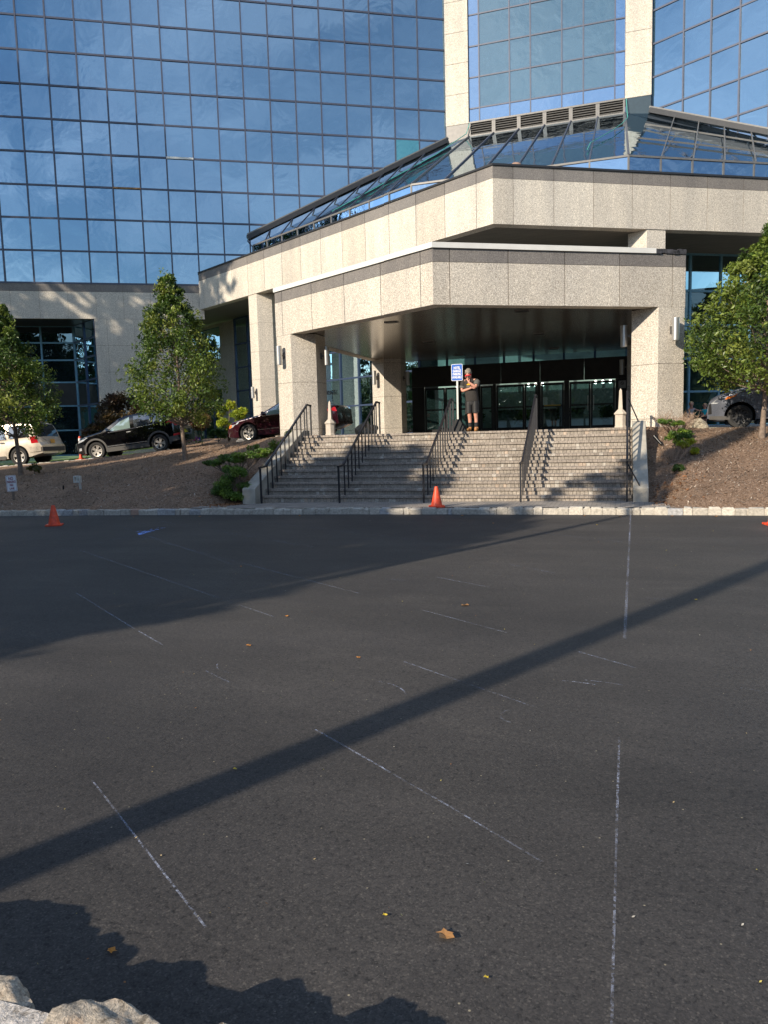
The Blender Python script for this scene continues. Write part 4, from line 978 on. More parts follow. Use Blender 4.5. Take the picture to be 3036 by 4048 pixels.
# ------------------------------------------------------------------ vehicles (local x runs from the nose to the tail, near side is -y)
def paint(name, col, metal=.0, rough=.25):
    m, t, p = newmat(name); p.inputs['Base Color'].default_value = (*col, 1); p.inputs['Metallic'].default_value = metal; p.inputs['Roughness'].default_value = rough
    p.inputs['Coat Weight'].default_value = 1; p.inputs['Coat Roughness'].default_value = .03
    f = noisef(t, coords(t, (1, 1, 1)), 2.2, 5); t.links.new(ramp(t, f, [(.35, (rough*.85,)*3), (.7, (rough*1.4,)*3)]), p.inputs['Roughness']); return m
M_CARGL = glassy('car_glass', .10, (.9, .95, 1), (.045, .05, .055), .01)
M_CARGC = glassy('clear_car_glass', .16, (.85, .95, .95), (.20, .27, .25), .01)
M_TYRE = simple('tyre', (.028, .027, .026), .85, 0, .15, 20)
M_WELL = simple('wheel_well', (.008, .008, .008), .9)
M_CLAD = simple('grey_cladding', (.075, .07, .065), .7)
M_RIM = simple('alloy_rim', (.62, .58, .53), .3, .7, .05)
M_RIMD = simple('steel_rim', (.03, .03, .032), .5, .3)
M_RED = simple('red_lens', (.45, .012, .02), .15, 0, .15, 20, coat=1)
M_CLEAR = simple('headlight_lens', (.62, .64, .66), .12, .4, .15, 20, coat=1)
M_AMBER = simple('amber_lens', (.85, .22, .03), .2, 0, .1, 20, coat=1)
M_PLATE = simple('plate_orange', (.75, .36, .05), .5)
def car(name, label, loc, rot, L, Wd, top, belt, bot, ax, wr, body_m, windows, glassx, rim, seat, xgl=None, clad=None, tumble=.20, nose_t=.20, tail_t=.10, spokes=10, rails=False, rim_m=None, chrome=False, side_m=None):
    t = thing(name, loc, label, 'car', None, rot); H2 = Wd/2
    def zt(x): return interp(top, x)
    def zb(x): return interp(bot, x)
    def be(x): return interp(belt, x)
    def hw(x, z):
        k = 1-nose_t*sm((.55-x)/.55)**1.6-tail_t*sm((x-(L-.4))/.4)**1.6
        b_ = be(x); roof = max(p[1] for p in top)
        if z > b_: k *= 1-tumble*((z-b_)/(roof-b_))**1.15
        else:
            u = (z-.62)/.5; k *= 1-.035*u*u
        return H2*k
    n = 54; X = sorted(set([L*i/n for i in range(n+1)]+[.02, .06, L-.02, L-.06]))
    B = MB(); m = 13
    for x in X:
        z0, z1, b_ = zb(x), zt(x), be(x); sh = min(b_, z1-.07)
        zs = [z0+.04]+[lerp(z0+.1, sh, k/5) for k in range(6)]
        up_ = z1-.06
        zs += [lerp(sh, up_, k/4) for k in (1, 2, 3, 4)]
        half = [(hw(x, z0+.1)*.86, z0)]+[(hw(x, z), z) for z in zs]
        w1 = hw(x, z1-.06); half += [(w1*.94, z1-.018), (w1*.6, z1+.004), (0, z1+.014)]
        P = [(x, -y, z) for y, z in half]+[(x, y, z) for y, z in reversed(half[:-1])]
        B.v += P; m = len(P)
    for i in range(len(X)-1):
        for k in range(m): B.f.append((i*m+k, (i+1)*m+k, (i+1)*m+(k+1) % m, i*m+(k+1) % m))
    B.f.append(tuple(range(m))); B.f.append(tuple(range((len(X)-1)*m, len(X)*m))[::-1])
    B.m = [0]*len(B.f); B.c = [None]*len(B.f)
    body = B.build('body', [body_m, M_WELL], merge=True)
    # wheel arches
    cb = MB()
    for a in ax:
        for s in (-1, 1): cb.lathe([(0, min(s*H2*1.1, s*(H2-.30))), (wr+.075, min(s*H2*1.1, s*(H2-.30))), (wr+.075, max(s*H2*1.1, s*(H2-.30))), (0, max(s*H2*1.1, s*(H2-.30)))], (a, 0, wr+.01), 28, 'Y')
    cut = cb.build('cut', [body_m, M_WELL], merge=True)
    for p in cut.data.polygons: p.material_index = 1
    md = body.modifiers.new('b', 'BOOLEAN'); md.object = cut; md.operation = 'DIFFERENCE'; md.solver = 'EXACT'
    dg = bpy.context.evaluated_depsgraph_get(); me = bpy.data.meshes.new_from_object(body.evaluated_get(dg))
    body.modifiers.clear()
    if len(me.polygons) > 100: body.data = me
    bpy.data.objects.remove(cut); smooth_by(body.data, 32); body.parent = t
    def on(x, z, s, e=.006): return (x, s*(hw(x, z)+e), z)
    def side_poly(nm, pts, mat, e=.006, both=True, par=None, sub=1):
        for s in ((-1, 1) if both else (-1,)):
            b = MB(); q = []
            for (x0, z0), (x1, z1) in zip(pts, pts[1:]+pts[:1]):
                for k in range(sub): q.append((lerp(x0, x1, k/sub), lerp(z0, z1, k/sub)))
            cx = sum(p[0] for p in q)/len(q); cz = sum(p[1] for p in q)/len(q)
            b.faces([on(cx, cz, s, e)]+[on(x, z, s, e) for x, z in q], [(0, 1+i, 1+(i+1) % len(q)) if s < 0 else (0, 1+(i+1) % len(q), 1+i) for i in range(len(q))])
            o = b.build(nm, mat); o.parent = par or t
    for w in windows: side_poly('side_window', w[0], w[1], .007, sub=4)
    def ribbon(nm, pts, wdt, mat, e=.011):
        for s in (-1, 1):
            b = MB()
            for (x0, z0), (x1, z1) in zip(pts, pts[1:]):
                K = 5
                for k in range(K):
                    xa, za, xb, zb_ = lerp(x0, x1, k/K), lerp(z0, z1, k/K), lerp(x0, x1, (k+1)/K), lerp(z0, z1, (k+1)/K)
                    q = [on(xa, za-wdt/2, s, e), on(xb, zb_-wdt/2, s, e), on(xb, zb_+wdt/2, s, e), on(xa, za+wdt/2, s, e)]
                    b.poly(q if s < 0 else q[::-1])
            o = b.build(nm, mat); o.parent = t
    def glass(nm, xa, xb, fr):
        b = MB(); K = 6
        for k in range(K):
            x0, x1 = lerp(xa, xb, k/K), lerp(xa, xb, (k+1)/K); y0, y1 = hw(x0, zt(x0)-.06)*fr, hw(x1, zt(x1)-.06)*fr
            for f0, f1 in ((-1, -.5), (-.5, .5), (.5, 1)):
                g_ = lambda f: .018 if abs(f) < .6 else .004
                b.poly([(x0, y0*f0, zt(x0)+g_(f0)), (x1, y1*f0, zt(x1)+g_(f0)), (x1, y1*f1, zt(x1)+g_(f1)), (x0, y0*f1, zt(x0)+g_(f1))])
        o = b.build(nm, M_CARGL, smooth=60); o.parent = t
    glass('windshield', glassx[0], glassx[1], .88); glass('rear_window', glassx[2], glassx[3], .86)
    for a in ax:
        for s in (-1, 1):
            b = MB(); yo = s*(H2-.012); yi = s*(H2-.225); c = (a, 0, wr)
            pr = [(wr*.62, yi), (wr*.93, yi), (wr, lerp(yi, yo, .15)), (wr, lerp(yi, yo, .85)), (wr*.94, yo), (wr*.70, yo+s*.004), (wr*.655, yo-s*.012), (wr*.63, yo-s*.05)]
            b.lathe(pr if s > 0 else pr, c, 32, 'Y'); w = b.build('wheel', M_TYRE, merge=True, smooth=50); w.parent = t
            b = MB(); rr_ = wr*.645; yr = yo-s*.018; rm = rim_m or M_RIM
            b.lathe([(rr_*.93, yr-s*.05), (rr_*.90, yr), (rr_, yr+s*.004), (rr_, yr-s*.06)], c, 32, 'Y'); b.lathe([(0, yr-s*.01), (rr_*.20, yr-s*.012), (rr_*.24, yr-s*.04)], c, 14, 'Y')
            for k in range(spokes):
                q = 2*pi*k/spokes+(.12 if k % 2 else -.12)*(spokes == 10)+.3; d = Vector((cos(q), 0, sin(q))); e = Vector((-sin(q), 0, cos(q)))
                p0 = Vector((a, yr-s*.022, wr))+d*rr_*.14; p1 = Vector((a, yr-s*.008, wr))+d*rr_*.94; w0 = .030 if spokes > 6 else .06
                b.faces([p0-e*w0*.8, p0+e*w0*.8, p1+e*w0, p1-e*w0]+[p+Vector((0, -s*.03, 0)) for p in (p0-e*w0*.8, p0+e*w0*.8, p1+e*w0, p1-e*w0)], [(0, 1, 2, 3), (0, 4, 5, 1), (1, 5, 6, 2), (2, 6, 7, 3), (3, 7, 4, 0)])
            o = b.build('rim', rm, merge=True); o.parent = w
            b = MB(); b.lathe([(0, yr-s*.075), (rr_*.98, yr-s*.075)], c, 24, 'Y'); o = b.build('brake_disc', M_WELL); o.parent = w
            if clad:
                b = MB(); K = 18
                for k in range(K):
                    q0, q1 = pi*(-.06+1.12*k/K), pi*(-.06+1.12*(k+1)/K); pts = []
                    for q, R in ((q0, wr+.072), (q1, wr+.072), (q1, wr+.145), (q0, wr+.145)):
                        x, z = a+R*cos(q), wr+.01+R*sin(q); pts.append((x, s*(hw(x, z)+.012), max(z, .2)))
                    b.poly(pts)
                o = b.build('arch_trim', clad); o.parent = t
    return t, on, side_poly, ribbon, hw, zt
def add(t, nm, mat, f, **k):
    b = MB(); f(b); o = b.build(nm, mat, **k); o.parent = t; return o
def mirror_part(t, on, x, z, mat):
    for s in (-1, 1):
        p = Vector(on(x, z, s)); b = MB(); b.tube([p+V(-.02, s*.02, -.02), p+V(-.09, s*.13, .05), p+V(-.06, s*.21, .06)], [.03, .075, .06], 10); o = b.build('mirror', mat, smooth=60); o.parent = t
def place(front_near, rear_near, W_, xf, xr, wz0, wz1):
    a, b_ = Vector(front_near), Vector(rear_near); d = (b_-a); d.normalize(); nrm = Vector((-d.y, d.x))
    c = a+nrm*(W_/2); o = c-d*xf; tilt = math.atan2(wz1-wz0, xr-xf)
    z = wz0-math.tan(tilt)*xf
    return (o.x, o.y, z), (0, -tilt, math.atan2(d.y, d.x))

# black compact SUV
BLK = paint('black_car_paint', (.002, .002, .003), 0, .12)
L_, W_ = 4.52, 1.84; xf, xr = .90, 3.59
loc, rot = place((-15.97, 7.83), (-13.39, 8.46), W_, xf, xr, .975, 1.225)
top = [(0, .66), (.04, .80), (.14, .90), (.4, .985), (.9, 1.07), (1.22, 1.13), (1.6, 1.37), (1.98, 1.575), (2.3, 1.655), (2.8, 1.69), (3.4, 1.675), (3.85, 1.63), (4.1, 1.58), (4.22, 1.45), (4.40, 1.14), (4.47, 1.05), (4.52, .90), (4.52, .5)]
belt = [(0, .80), (1.2, 1.02), (2.5, 1.10), (3.7, 1.22), (4.52, 1.24)]
bot = [(0, .30), (.3, .22), (4.0, .24), (4.52, .40)]
wd = [([(1.50, 1.06), (1.60, 1.14), (2.02, 1.42), (2.42, 1.57), (2.46, 1.11)], M_CARGC), ([(2.62, 1.12), (2.60, 1.585), (3.28, 1.575), (3.36, 1.19)], M_CARGL), ([(3.44, 1.20), (3.38, 1.57), (3.98, 1.535), (3.80, 1.30)], M_CARGL)]
t, on, sp_, rb, hw_, zt_ = car('compact_suv', 'black compact SUV parked nose down on the driveway behind the middle-left tree', loc, rot, L_, W_, top, belt, bot, (xf, xr), .355, BLK, wd, (1.30, 1.95, 4.14, 4.40), None, None, clad=M_CLAD)
rb('window_trim', [(1.5, 1.035), (2.5, 1.085), (3.4, 1.165), (3.82, 1.26), (4.0, 1.52)], .036, M_ALUS)
rb('sill_cladding', [(1.34, .34), (3.16, .36)], .18, M_CLAD, .014); rb('door_trim', [(1.40, .475), (3.1, .50)], .03, M_ALUS, .016)
sp_('headlight', [(.10, .74), (.16, .86), (.52, .95), (.62, .93), (.38, .80)], M_CLEAR, .008); sp_('fog_light', [(.10, .42), (.14, .53), (.27, .53), (.26, .43)], M_CLEAR, .01)
sp_('tail_light', [(3.95, 1.14), (4.05, 1.21), (4.44, 1.22), (4.50, 1.02), (4.36, .99)], M_RED, .01); sp_('rear_reflector', [(4.22, .58), (4.22, .66), (4.46, .69), (4.47, .61)], M_RED, .018)
rb('rear_cladding', [(4.02, .45), (4.40, .52)], .22, M_CLAD, .012)
for x in (2.28, 3.22): rb('door_handle', [(x, .955+.03*(x-2)), (x+.18, .965+.03*(x-2))], .035, M_ALUS, .03)
rb('door_seam', [(2.53, .45), (2.53, 1.09)], .012, M_WELL, .004); rb('door_seam', [(3.22, .80), (3.40, 1.17)], .012, M_WELL, .004)
mirror_part(t, on, 1.62, 1.08, BLK)
add(t, 'roof_spoiler', BLK, lambda b: b.obox((4.05, -.62, 1.575), (.30, 0, -.01), (0, 1.24, 0), (0, 0, .035)))
add(t, 'tail_panel', M_TRIM, lambda b: b.obox((4.525, -.42, .86), (.006, 0, 0), (0, .84, 0), (0, 0, .10)))
add(t, 'antenna', M_DARK, lambda b: b.tube([(3.95, 0, 1.62), (4.05, 0, 1.86)], .008, 5))

# pale gold large SUV, mostly cut by the frame
GLD = paint('champagne_car_paint', (.62, .54, .44), .45, .3)
L_, W_ = 4.82, 1.87; xf, xr = .86, 3.76
loc, rot = place((-22.25, 6.65), (-19.42, 7.22), W_, xf, xr, .60, .785)
top = [(0, .75), (.05, .95), (.15, 1.05), (.5, 1.10), (1.3, 1.16), (1.75, 1.55), (1.95, 1.72), (2.3, 1.79), (3.2, 1.80), (4.2, 1.77), (4.42, 1.74), (4.55, 1.45), (4.66, 1.10), (4.72, .95), (4.82, .80), (4.82, .5)]
belt = [(0, .95), (1.3, 1.09), (4.82, 1.14)]; bot = [(0, .34), (.4, .27), (4.3, .30), (4.82, .42)]
wd = [([(1.5, 1.14), (1.86, 1.60), (2.35, 1.68), (2.38, 1.14)], M_CARGL), ([(2.48, 1.14), (2.46, 1.68), (3.20, 1.685), (3.28, 1.14)], M_CARGL), ([(3.42, 1.15), (3.40, 1.68), (4.14, 1.655), (4.34, 1.17)], M_CARGL)]
t, on, sp_, rb, hw_, zt_ = car('large_suv', 'pale champagne SUV cut off by the left edge behind the left tree', loc, rot, L_, W_, top, belt, bot, (xf, xr), .385, GLD, wd, (1.4, 1.95, 4.45, 4.65), None, None, tumble=.15, tail_t=.05, spokes=5)
sp_('tail_light', [(4.40, .88), (4.36, 1.16), (4.60, 1.17), (4.70, .89)], M_RED, .012)
rb('rear_bumper', [(4.28, .62), (4.79, .63)], .20, GLD, .03); rb('running_board', [(1.4, .36), (3.2, .38)], .14, M_CLAD, .03)
rb('door_handle', [(3.02, 1.0), (3.2, 1.0)], .05, M_DARK, .03); rb('door_seam', [(3.34, .78), (3.34, 1.14)], .012, M_WELL, .004)
add(t, 'licence_plate', M_PLATE, lambda b: b.obox((4.815, -.16, .86), (.012, 0, 0), (0, .32, 0), (-.03, 0, .16)))
add(t, 'step_pad', M_CLAD, lambda b: b.box(4.80, 4.86, -.8, .8, .52, .70))
for s in (-1, 1): add(t, 'roof_rail', M_DARK, lambda b: b.tube([(2.2, s*.66, 1.80), (2.5, s*.66, 1.85), (4.1, s*.66, 1.84), (4.3, s*.66, 1.79)], .02, 6))

# maroon sedan under the canopy
MAR = paint('maroon_car_paint', (.03, .002, .007), .2, .2)
L_, W_ = 4.62, 1.83; xf, xr = .95, 3.62
loc, rot = place((-9.05, 7.95), (-6.38, 8.02), W_, xf, xr, 1.53, 1.70)
top = [(0, .55), (.03, .68), (.12, .78), (.5, .87), (1.0, .95), (1.45, 1.0), (1.9, 1.21), (2.3, 1.40), (2.7, 1.455), (3.2, 1.46), (3.5, 1.41), (3.9, 1.24), (4.2, 1.11), (4.52, 1.08), (4.60, .98), (4.62, .5)]
belt = [(0, .70), (1.4, .92), (3.4, .98), (4.62, 1.02)]; bot = [(0, .24), (.3, .18), (4.1, .2), (4.62, .36)]
wd = [([(1.72, .955), (1.82, 1.04), (2.28, 1.30), (2.62, 1.37), (2.66, .985)], M_CARGC), ([(2.76, .99), (2.74, 1.375), (3.32, 1.36), (3.46, 1.01)], M_CARGL), ([(3.52, 1.02), (3.42, 1.32), (3.74, 1.09)], M_CARGL)]
t, on, sp_, rb, hw_, zt_ = car('sedan', 'glossy maroon sedan under the canopy, partly hidden by the left column', loc, rot, L_, W_, top, belt, bot, (xf, xr), .345, MAR, wd, (1.5, 2.25, 3.5, 3.95), None, None, spokes=10)
rb('window_trim', [(1.6, .935), (2.6, .965), (3.6, 1.0)], .024, M_ALUS); rb('window_trim', [(1.78, 1.05), (2.3, 1.335), (2.7, 1.405), (3.3, 1.395)], .02, M_ALUS)
sp_('headlight', [(.10, .58), (.16, .72), (.62, .82), (.56, .74), (.3, .62)], M_CLEAR, .01); sp_('turn_signal', [(.09, .59), (.13, .70), (.26, .73), (.24, .62)], M_AMBER, .013)
sp_('tail_light', [(4.05, .80), (4.1, .99), (4.54, 1.0), (4.60, .84)], M_RED, .01)
rb('bumper_trim', [(.04, .28), (.12, .44)], .05, M_ALUS, .015); rb('door_handle', [(2.5, .86), (2.68, .865)], .03, M_ALUS, .025)
mirror_part(t, on, 1.78, .98, MAR)

# grey minivan
VAN = paint('slate_grey_car_paint', (.12, .13, .16), .3, .25)
L_, W_ = 5.0, 1.97; xf, xr = .86, 3.89
loc, rot = place((7.80, 5.75), (10.8, 5.42), W_, xf, xr, 1.60, 1.60)
top = [(0, .62), (.03, .78), (.10, .88), (.3, .98), (.7, 1.10), (1.05, 1.19), (1.5, 1.43), (2.0, 1.65), (2.4, 1.74), (3.2, 1.77), (4.4, 1.74), (4.8, 1.66), (5.0, 1.2), (5.1, .9), (5.1, .5)]
belt = [(0, .85), (1.2, 1.06), (5.1, 1.14)]; bot = [(0, .26), (.3, .2), (4.4, .24), (5.1, .4)]
wd = [([(1.12, 1.10), (1.50, 1.30), (1.50, 1.09)], M_CARGL), ([(1.56, 1.09), (1.56, 1.34), (2.1, 1.60), (2.4, 1.64), (2.5, 1.11)], M_CARGC), ([(2.6, 1.12), (2.58, 1.65), (3.6, 1.66), (3.7, 1.14)], M_CARGL), ([(3.8, 1.15), (3.76, 1.65), (4.66, 1.6), (4.8, 1.18)], M_CARGL)]
t, on, sp_, rb, hw_, zt_ = car('minivan', 'slate-grey minivan with black steel wheels, cut off by the right edge behind the right tree', loc, rot, L_, W_, top, belt, bot, (xf, xr), .335, VAN, wd, (1.15, 1.95, 4.82, 4.98), None, None, spokes=12, rim_m=M_RIMD, nose_t=.2)
sp_('headlight', [(.07, .72), (.30, .88), (.82, 1.055), (.86, 1.02), (.62, .90), (.25, .72)], M_CLEAR, .01); sp_('turn_signal', [(.46, .82), (.52, .91), (.80, .985), (.72, .90)], M_AMBER, .014)
rb('door_trim', [(1.5, .50), (3.4, .52)], .035, M_ALUS, .016); rb('sill_trim', [(1.5, .27), (3.4, .28)], .03, M_ALUS, .016)
rb('bumper_lip', [(.06, .32), (.60, .30)], .10, M_CLAD, .012); rb('door_seam', [(1.42, .40), (1.42, 1.06)], .014, M_WELL, .004)
sp_('grille', [(.025, .42), (.03, .70), (.10, .74), (.12, .44)], M_BLACK, .012); mirror_part(t, on, 1.66, 1.15, VAN)

# ------------------------------------------------------------------ people
M_SKIN = simple('skin', (.60, .295, .205), .55, 0, .06, 30)
def skin_mesh(name, nodes, edges, mat, parent, root, sub=2):
    names = list(nodes); me = bpy.data.meshes.new(name)
    me.from_pydata([nodes[n][0] for n in names], [(names.index(a), names.index(b)) for a, b in edges], [])
    o = bpy.data.objects.new(name, me); COL.objects.link(o)
    md = o.modifiers.new('skin', 'SKIN'); md.use_smooth_shade = True; md.branch_smoothing = .4
    sv = me.skin_vertices[0].data
    for i, n in enumerate(names):
        r = nodes[n][1]; sv[i].radius = r if hasattr(r, '__len__') else (r, r); sv[i].use_root = (n == root)
    s2 = o.modifiers.new('sub', 'SUBSURF'); s2.levels = sub; s2.render_levels = sub
    dg = bpy.context.evaluated_depsgraph_get(); m2 = bpy.data.meshes.new_from_object(o.evaluated_get(dg)); m2.name = name
    o.modifiers.clear(); o.data = m2; m2.materials.clear(); m2.materials.append(mat)
    for p in m2.polygons: p.use_smooth = True
    o.parent = parent; return o
def ell(name, c, r, mat, parent, amp=0, freq=8, seed=0, sub=3, cutz=None):
    bm = bmesh.new(); bmesh.ops.create_icosphere(bm, subdivisions=sub, radius=1)
    for v in bm.verts:
        n = v.co.copy(); k = 1+amp*noise.noise(n*freq+Vector((seed, 0, 0))); v.co = Vector((n.x*r[0]*k, n.y*r[1]*k, n.z*r[2]*k))
    if cutz is not None:
        bmesh.ops.delete(bm, geom=[v for v in bm.verts if cutz(v.co)], context='VERTS')
    me = bpy.data.meshes.new(name); bm.to_mesh(me); bm.free(); me.materials.append(mat)
    for p in me.polygons: p.use_smooth = True
    o = bpy.data.objects.new(name, me); COL.objects.link(o); o.location = c; o.parent = parent; return o
def hand(nodes, edges, key, wrist, d, side, up, r=.0085, curl=.5, L=.085):
    d = Vector(d).normalized(); side = Vector(side).normalized(); up = Vector(up).normalized(); w = Vector(wrist)
    nodes[key+'palm'] = (w+d*.055, (.034, .017)); edges.append((key+'wrist', key+'palm'))
    nodes[key+'knuck'] = (w+d*.088, (.034, .014)); edges.append((key+'palm', key+'knuck'))
    for i, f in enumerate((.92, 1.0, .95, .78)):
        a = w+d*.098+side*(.027-.018*i); b_ = a+d*L*.55*f-up*curl*.02; c = b_+(d*(1-curl)-up*curl).normalized()*L*.45*f
        for j, p in enumerate((a, b_, c)):
            nodes[f'{key}f{i}{j}'] = (p, r*(1-.1*j)); edges.append((f'{key}f{i}{j-1}' if j else key+'knuck', f'{key}f{i}{j}'))
    a = w+d*.035+side*.042; b_ = a+d*.04+side*.012
    nodes[key+'t0'] = (a, .011); nodes[key+'t1'] = (b_, .009); edges += [(key+'palm', key+'t0'), (key+'t0', key+'t1')]

# the man: head bowed, right forearm across the belly, left hand raised to the chin
man = thing('person', (.58, 3.30, DECK), 'grey-haired man in dark t-shirt, shorts and red headband standing atop the steps', 'person')
nd_ = {'pel': ((.0, 0, .92), (.155, .115)), 'bel': ((-.02, -.015, 1.08), (.165, .13)), 'chest': ((-.05, 0, 1.28), (.175, .12)), 'upc': ((-.06, 0, 1.41), (.14, .09)), 'neck': ((-.07, -.045, 1.475), (.058, .058)),
       'head0': ((-.09, -.10, 1.51), (.066, .072)), 'head1': ((-.09, -.095, 1.60), (.078, .092)), 'head2': ((-.09, -.075, 1.68), (.062, .074)), 'chin': ((-.085, -.165, 1.455), (.034, .028)),
       'rsh': ((-.235, .0, 1.42), .062), 'rel': ((-.29, -.06, 1.13), .046), 'Rwrist': ((-.03, -.22, 1.19), .031),
       'lsh': ((.135, -.01, 1.42), .062), 'lel': ((.14, -.19, 1.22), .046), 'Lwrist': ((-.045, -.235, 1.365), .030),
       'rhip': ((-.085, 0, .84), (.10, .095)), 'rkn': ((-.085, -.015, .49), .062), 'rcf': ((-.08, .02, .36), .056), 'ran': ((-.075, .03, .09), .042), 'rto': ((-.13, -.13, .04), (.045, .032)),
       'lhip': ((.085, 0, .84), (.10, .095)), 'lkn': ((.095, -.02, .49), .062), 'lcf': ((.10, .02, .36), .056), 'lan': ((.10, .03, .09), .042), 'lto': ((.11, -.15, .04), (.045, .032))}
ed_ = [('pel', 'bel'), ('bel', 'chest'), ('chest', 'upc'), ('upc', 'neck'), ('neck', 'head0'), ('head0', 'head1'), ('head1', 'head2'), ('head0', 'chin'), ('upc', 'rsh'), ('rsh', 'rel'), ('rel', 'Rwrist'), ('upc', 'lsh'), ('lsh', 'lel'), ('lel', 'Lwrist'),
       ('pel', 'rhip'), ('rhip', 'rkn'), ('rkn', 'rcf'), ('rcf', 'ran'), ('ran', 'rto'), ('pel', 'lhip'), ('lhip', 'lkn'), ('lkn', 'lcf'), ('lcf', 'lan'), ('lan', 'lto')]
hand(nd_, ed_, 'R', (-.03, -.22, 1.19), (1, -.05, .22), (-.2, 0, 1), (0, -1, 0))
hand(nd_, ed_, 'L', (-.045, -.235, 1.365), (-.45, .25, .9), (.9, 0, .45), (0, -1, 0), curl=.6, L=.07)
skin_mesh('body', nd_, ed_, M_SKIN, man, 'pel')
M_SHIRT = simple('charcoal_shirt', (.034, .029, .025), .9, 0, .15, 12)
M_SLEEVE = simple('grey_sleeve', (.12, .115, .10), .9)  # worn grey cloth, with sunlit brightness put into the sleeve colour
def loft(b, rings, n=20):
    vs = [(cx+rx*cos(2*pi*k/n), cy+ry*sin(2*pi*k/n), z) for z, cx, cy, rx, ry in rings for k in range(n)]
    b.faces(vs, [(i*n+k, i*n+(k+1) % n, (i+1)*n+(k+1) % n, (i+1)*n+k) for i in range(len(rings)-1) for k in range(n)])
b = MB(); loft(b, [(.93, .0, 0, .165, .125), (.85, .005, 0, .192, .152), (.95, -.005, -.008, .186, .153), (1.08, -.02, -.018, .186, .16), (1.2, -.038, -.008, .188, .147), (1.3, -.05, 0, .200, .138), (1.40, -.057, 0, .195, .118), (1.45, -.065, -.012, .14, .09), (1.472, -.07, -.035, .078, .072)])
b.tube([(-.20, 0, 1.42), (-.245, -.01, 1.37), (-.275, -.035, 1.23)], [.07, .084, .075], 14); b.tube([(.10, -.01, 1.42), (.145, -.03, 1.38), (.142, -.125, 1.28)], [.07, .084, .074], 14)
o = b.build('shirt', M_SHIRT, smooth=70); o.parent = man
b = MB(); b.tube([(-.266, -.028, 1.27), (-.278, -.04, 1.215)], [.079, .079], 14); b.tube([(.12, -.015, 1.435), (.15, -.035, 1.38), (.143, -.13, 1.275)], [.05, .0875, .078], 14); o = b.build('sleeve', M_SLEEVE, smooth=70); o.parent = man
b = MB(); b.faces([(-.125, -.155, 1.295), (-.02, -.165, 1.295), (-.03, -.166, 1.325), (-.075, -.162, 1.34), (-.12, -.156, 1.32)], [(0, 1, 2, 3, 4)]); o = b.build('shirt_print', simple('yellow_print', (.80, .42, .02), .8)); o.parent = man
b = MB(); b.faces([(-.13, -.158, 1.225), (-.03, -.17, 1.225), (-.03, -.17, 1.285), (-.13, -.158, 1.285)], [(0, 1, 2, 3)]); o = b.build('shirt_print', M_SLEEVE); o.parent = man
b = MB(); loft(b, [(.98, 0, 0, .16, .125), (.90, 0, 0, .178, .135), (.80, 0, 0, .19, .13), (.74, 0, 0, .185, .11)])
for q in (-1, 1): loft(b, [(.84, q*.085, 0, .11, .125), (.74, q*.09, -.004, .108, .12), (.62, q*.092, -.01, .10, .108), (.52, q*.095, -.012, .098, .104), (.525, q*.095, -.012, .07, .07)])
o = b.build('shorts', simple('black_shorts', (.022, .021, .021), .55), smooth=70); o.parent = man
M_SOCK = simple('black_sock', (.02, .02, .02), .9); M_BOOT = simple('tan_boot', (.36, .17, .05), .75, 0, .35, 14)
for x, tx in ((-.077, -.135), (.10, .115)):
    b = MB(); b.tube([(x, .028, .13), (x, .026, .25)], [.053, .056], 14); o = b.build('sock', M_SOCK, smooth=60); o.parent = man
    skin_mesh('boot', {'a': ((x, .035, .175), (.062, .066)), 'b': ((x, .045, .06), (.055, .062)), 'c': ((lerp(x, tx, .6), -.08, .05), (.05, .05)), 'd': ((tx, -.17, .038), (.046, .038))}, [('a', 'b'), ('b', 'c'), ('c', 'd')], M_BOOT, man, 'b')
M_HAIR = simple('grey_hair', (.24, .205, .165), .8, 0, .5, 30)
ell('hair', (-.09, -.075, 1.635), (.092, .105, .125), M_HAIR, man, .28, 5, 3, 4, lambda c: c.z < -.02 and c.y < -.01)
b = MB(); K = 20
for k in range(K):
    q0, q1 = 2*pi*k/K, 2*pi*(k+1)/K
    f = lambda q, z: (-.09+.090*cos(q), -.09+.106*sin(q), 1.575+z-.018*sin(q)*-1+.012*cos(q))
    b.poly([f(q0, -.012), f(q1, -.012), f(q1, .022), f(q0, .022)])
o = b.build('headband', simple('red_cloth', (.62, .02, .03), .85)); o.parent = man
b = MB(); b.box(-.146, -.098, -.194, -.186, 1.506, 1.531); b.box(-.082, -.034, -.194, -.186, 1.508, 1.533); b.box(-.099, -.081, -.193, -.189, 1.520, 1.527)
b.box(-.166, -.162, -.17, -.09, 1.52, 1.527); b.box(-.018, -.014, -.17, -.09, 1.523, 1.53); o = b.build('sunglasses', M_BLACK); o.parent = man
ell('nose', (-.09, -.195, 1.492), (.013, .02, .022), M_SKIN, man, sub=2)
for s in (-1, 1): ell('ear', (-.09+s*.078, -.09, 1.53), (.012, .022, .032), M_SKIN, man, sub=2)
b = MB(); b.box(-.118, -.062, -.1925, -.188, 1.462, 1.467); o = b.build('mouth', simple('lip', (.30, .10, .08), .6)); o.parent = man
b = MB(); b.tube([(-.275, -.075, 1.14), (-.265, -.085, 1.148)], [.05, .05], 14); o = b.build('wristband', simple('brown_band', (.09, .03, .015), .8)); o.parent = man
b = MB(); b.faces([(-.175, -.03, .98), (-.12, -.09, .96), (-.13, -.09, .50), (-.20, -.03, .50), (-.175, .0, .98), (-.12, -.06, .96), (-.13, -.06, .50), (-.20, .0, .50)], [(3, 2, 1, 0), (4, 5, 6, 7), (0, 1, 5, 4), (1, 2, 6, 5), (2, 3, 7, 6), (3, 0, 4, 7)]); o = b.build('hanging_cloth', simple('dark_rag', (.045, .04, .037), .95)); o.parent = man

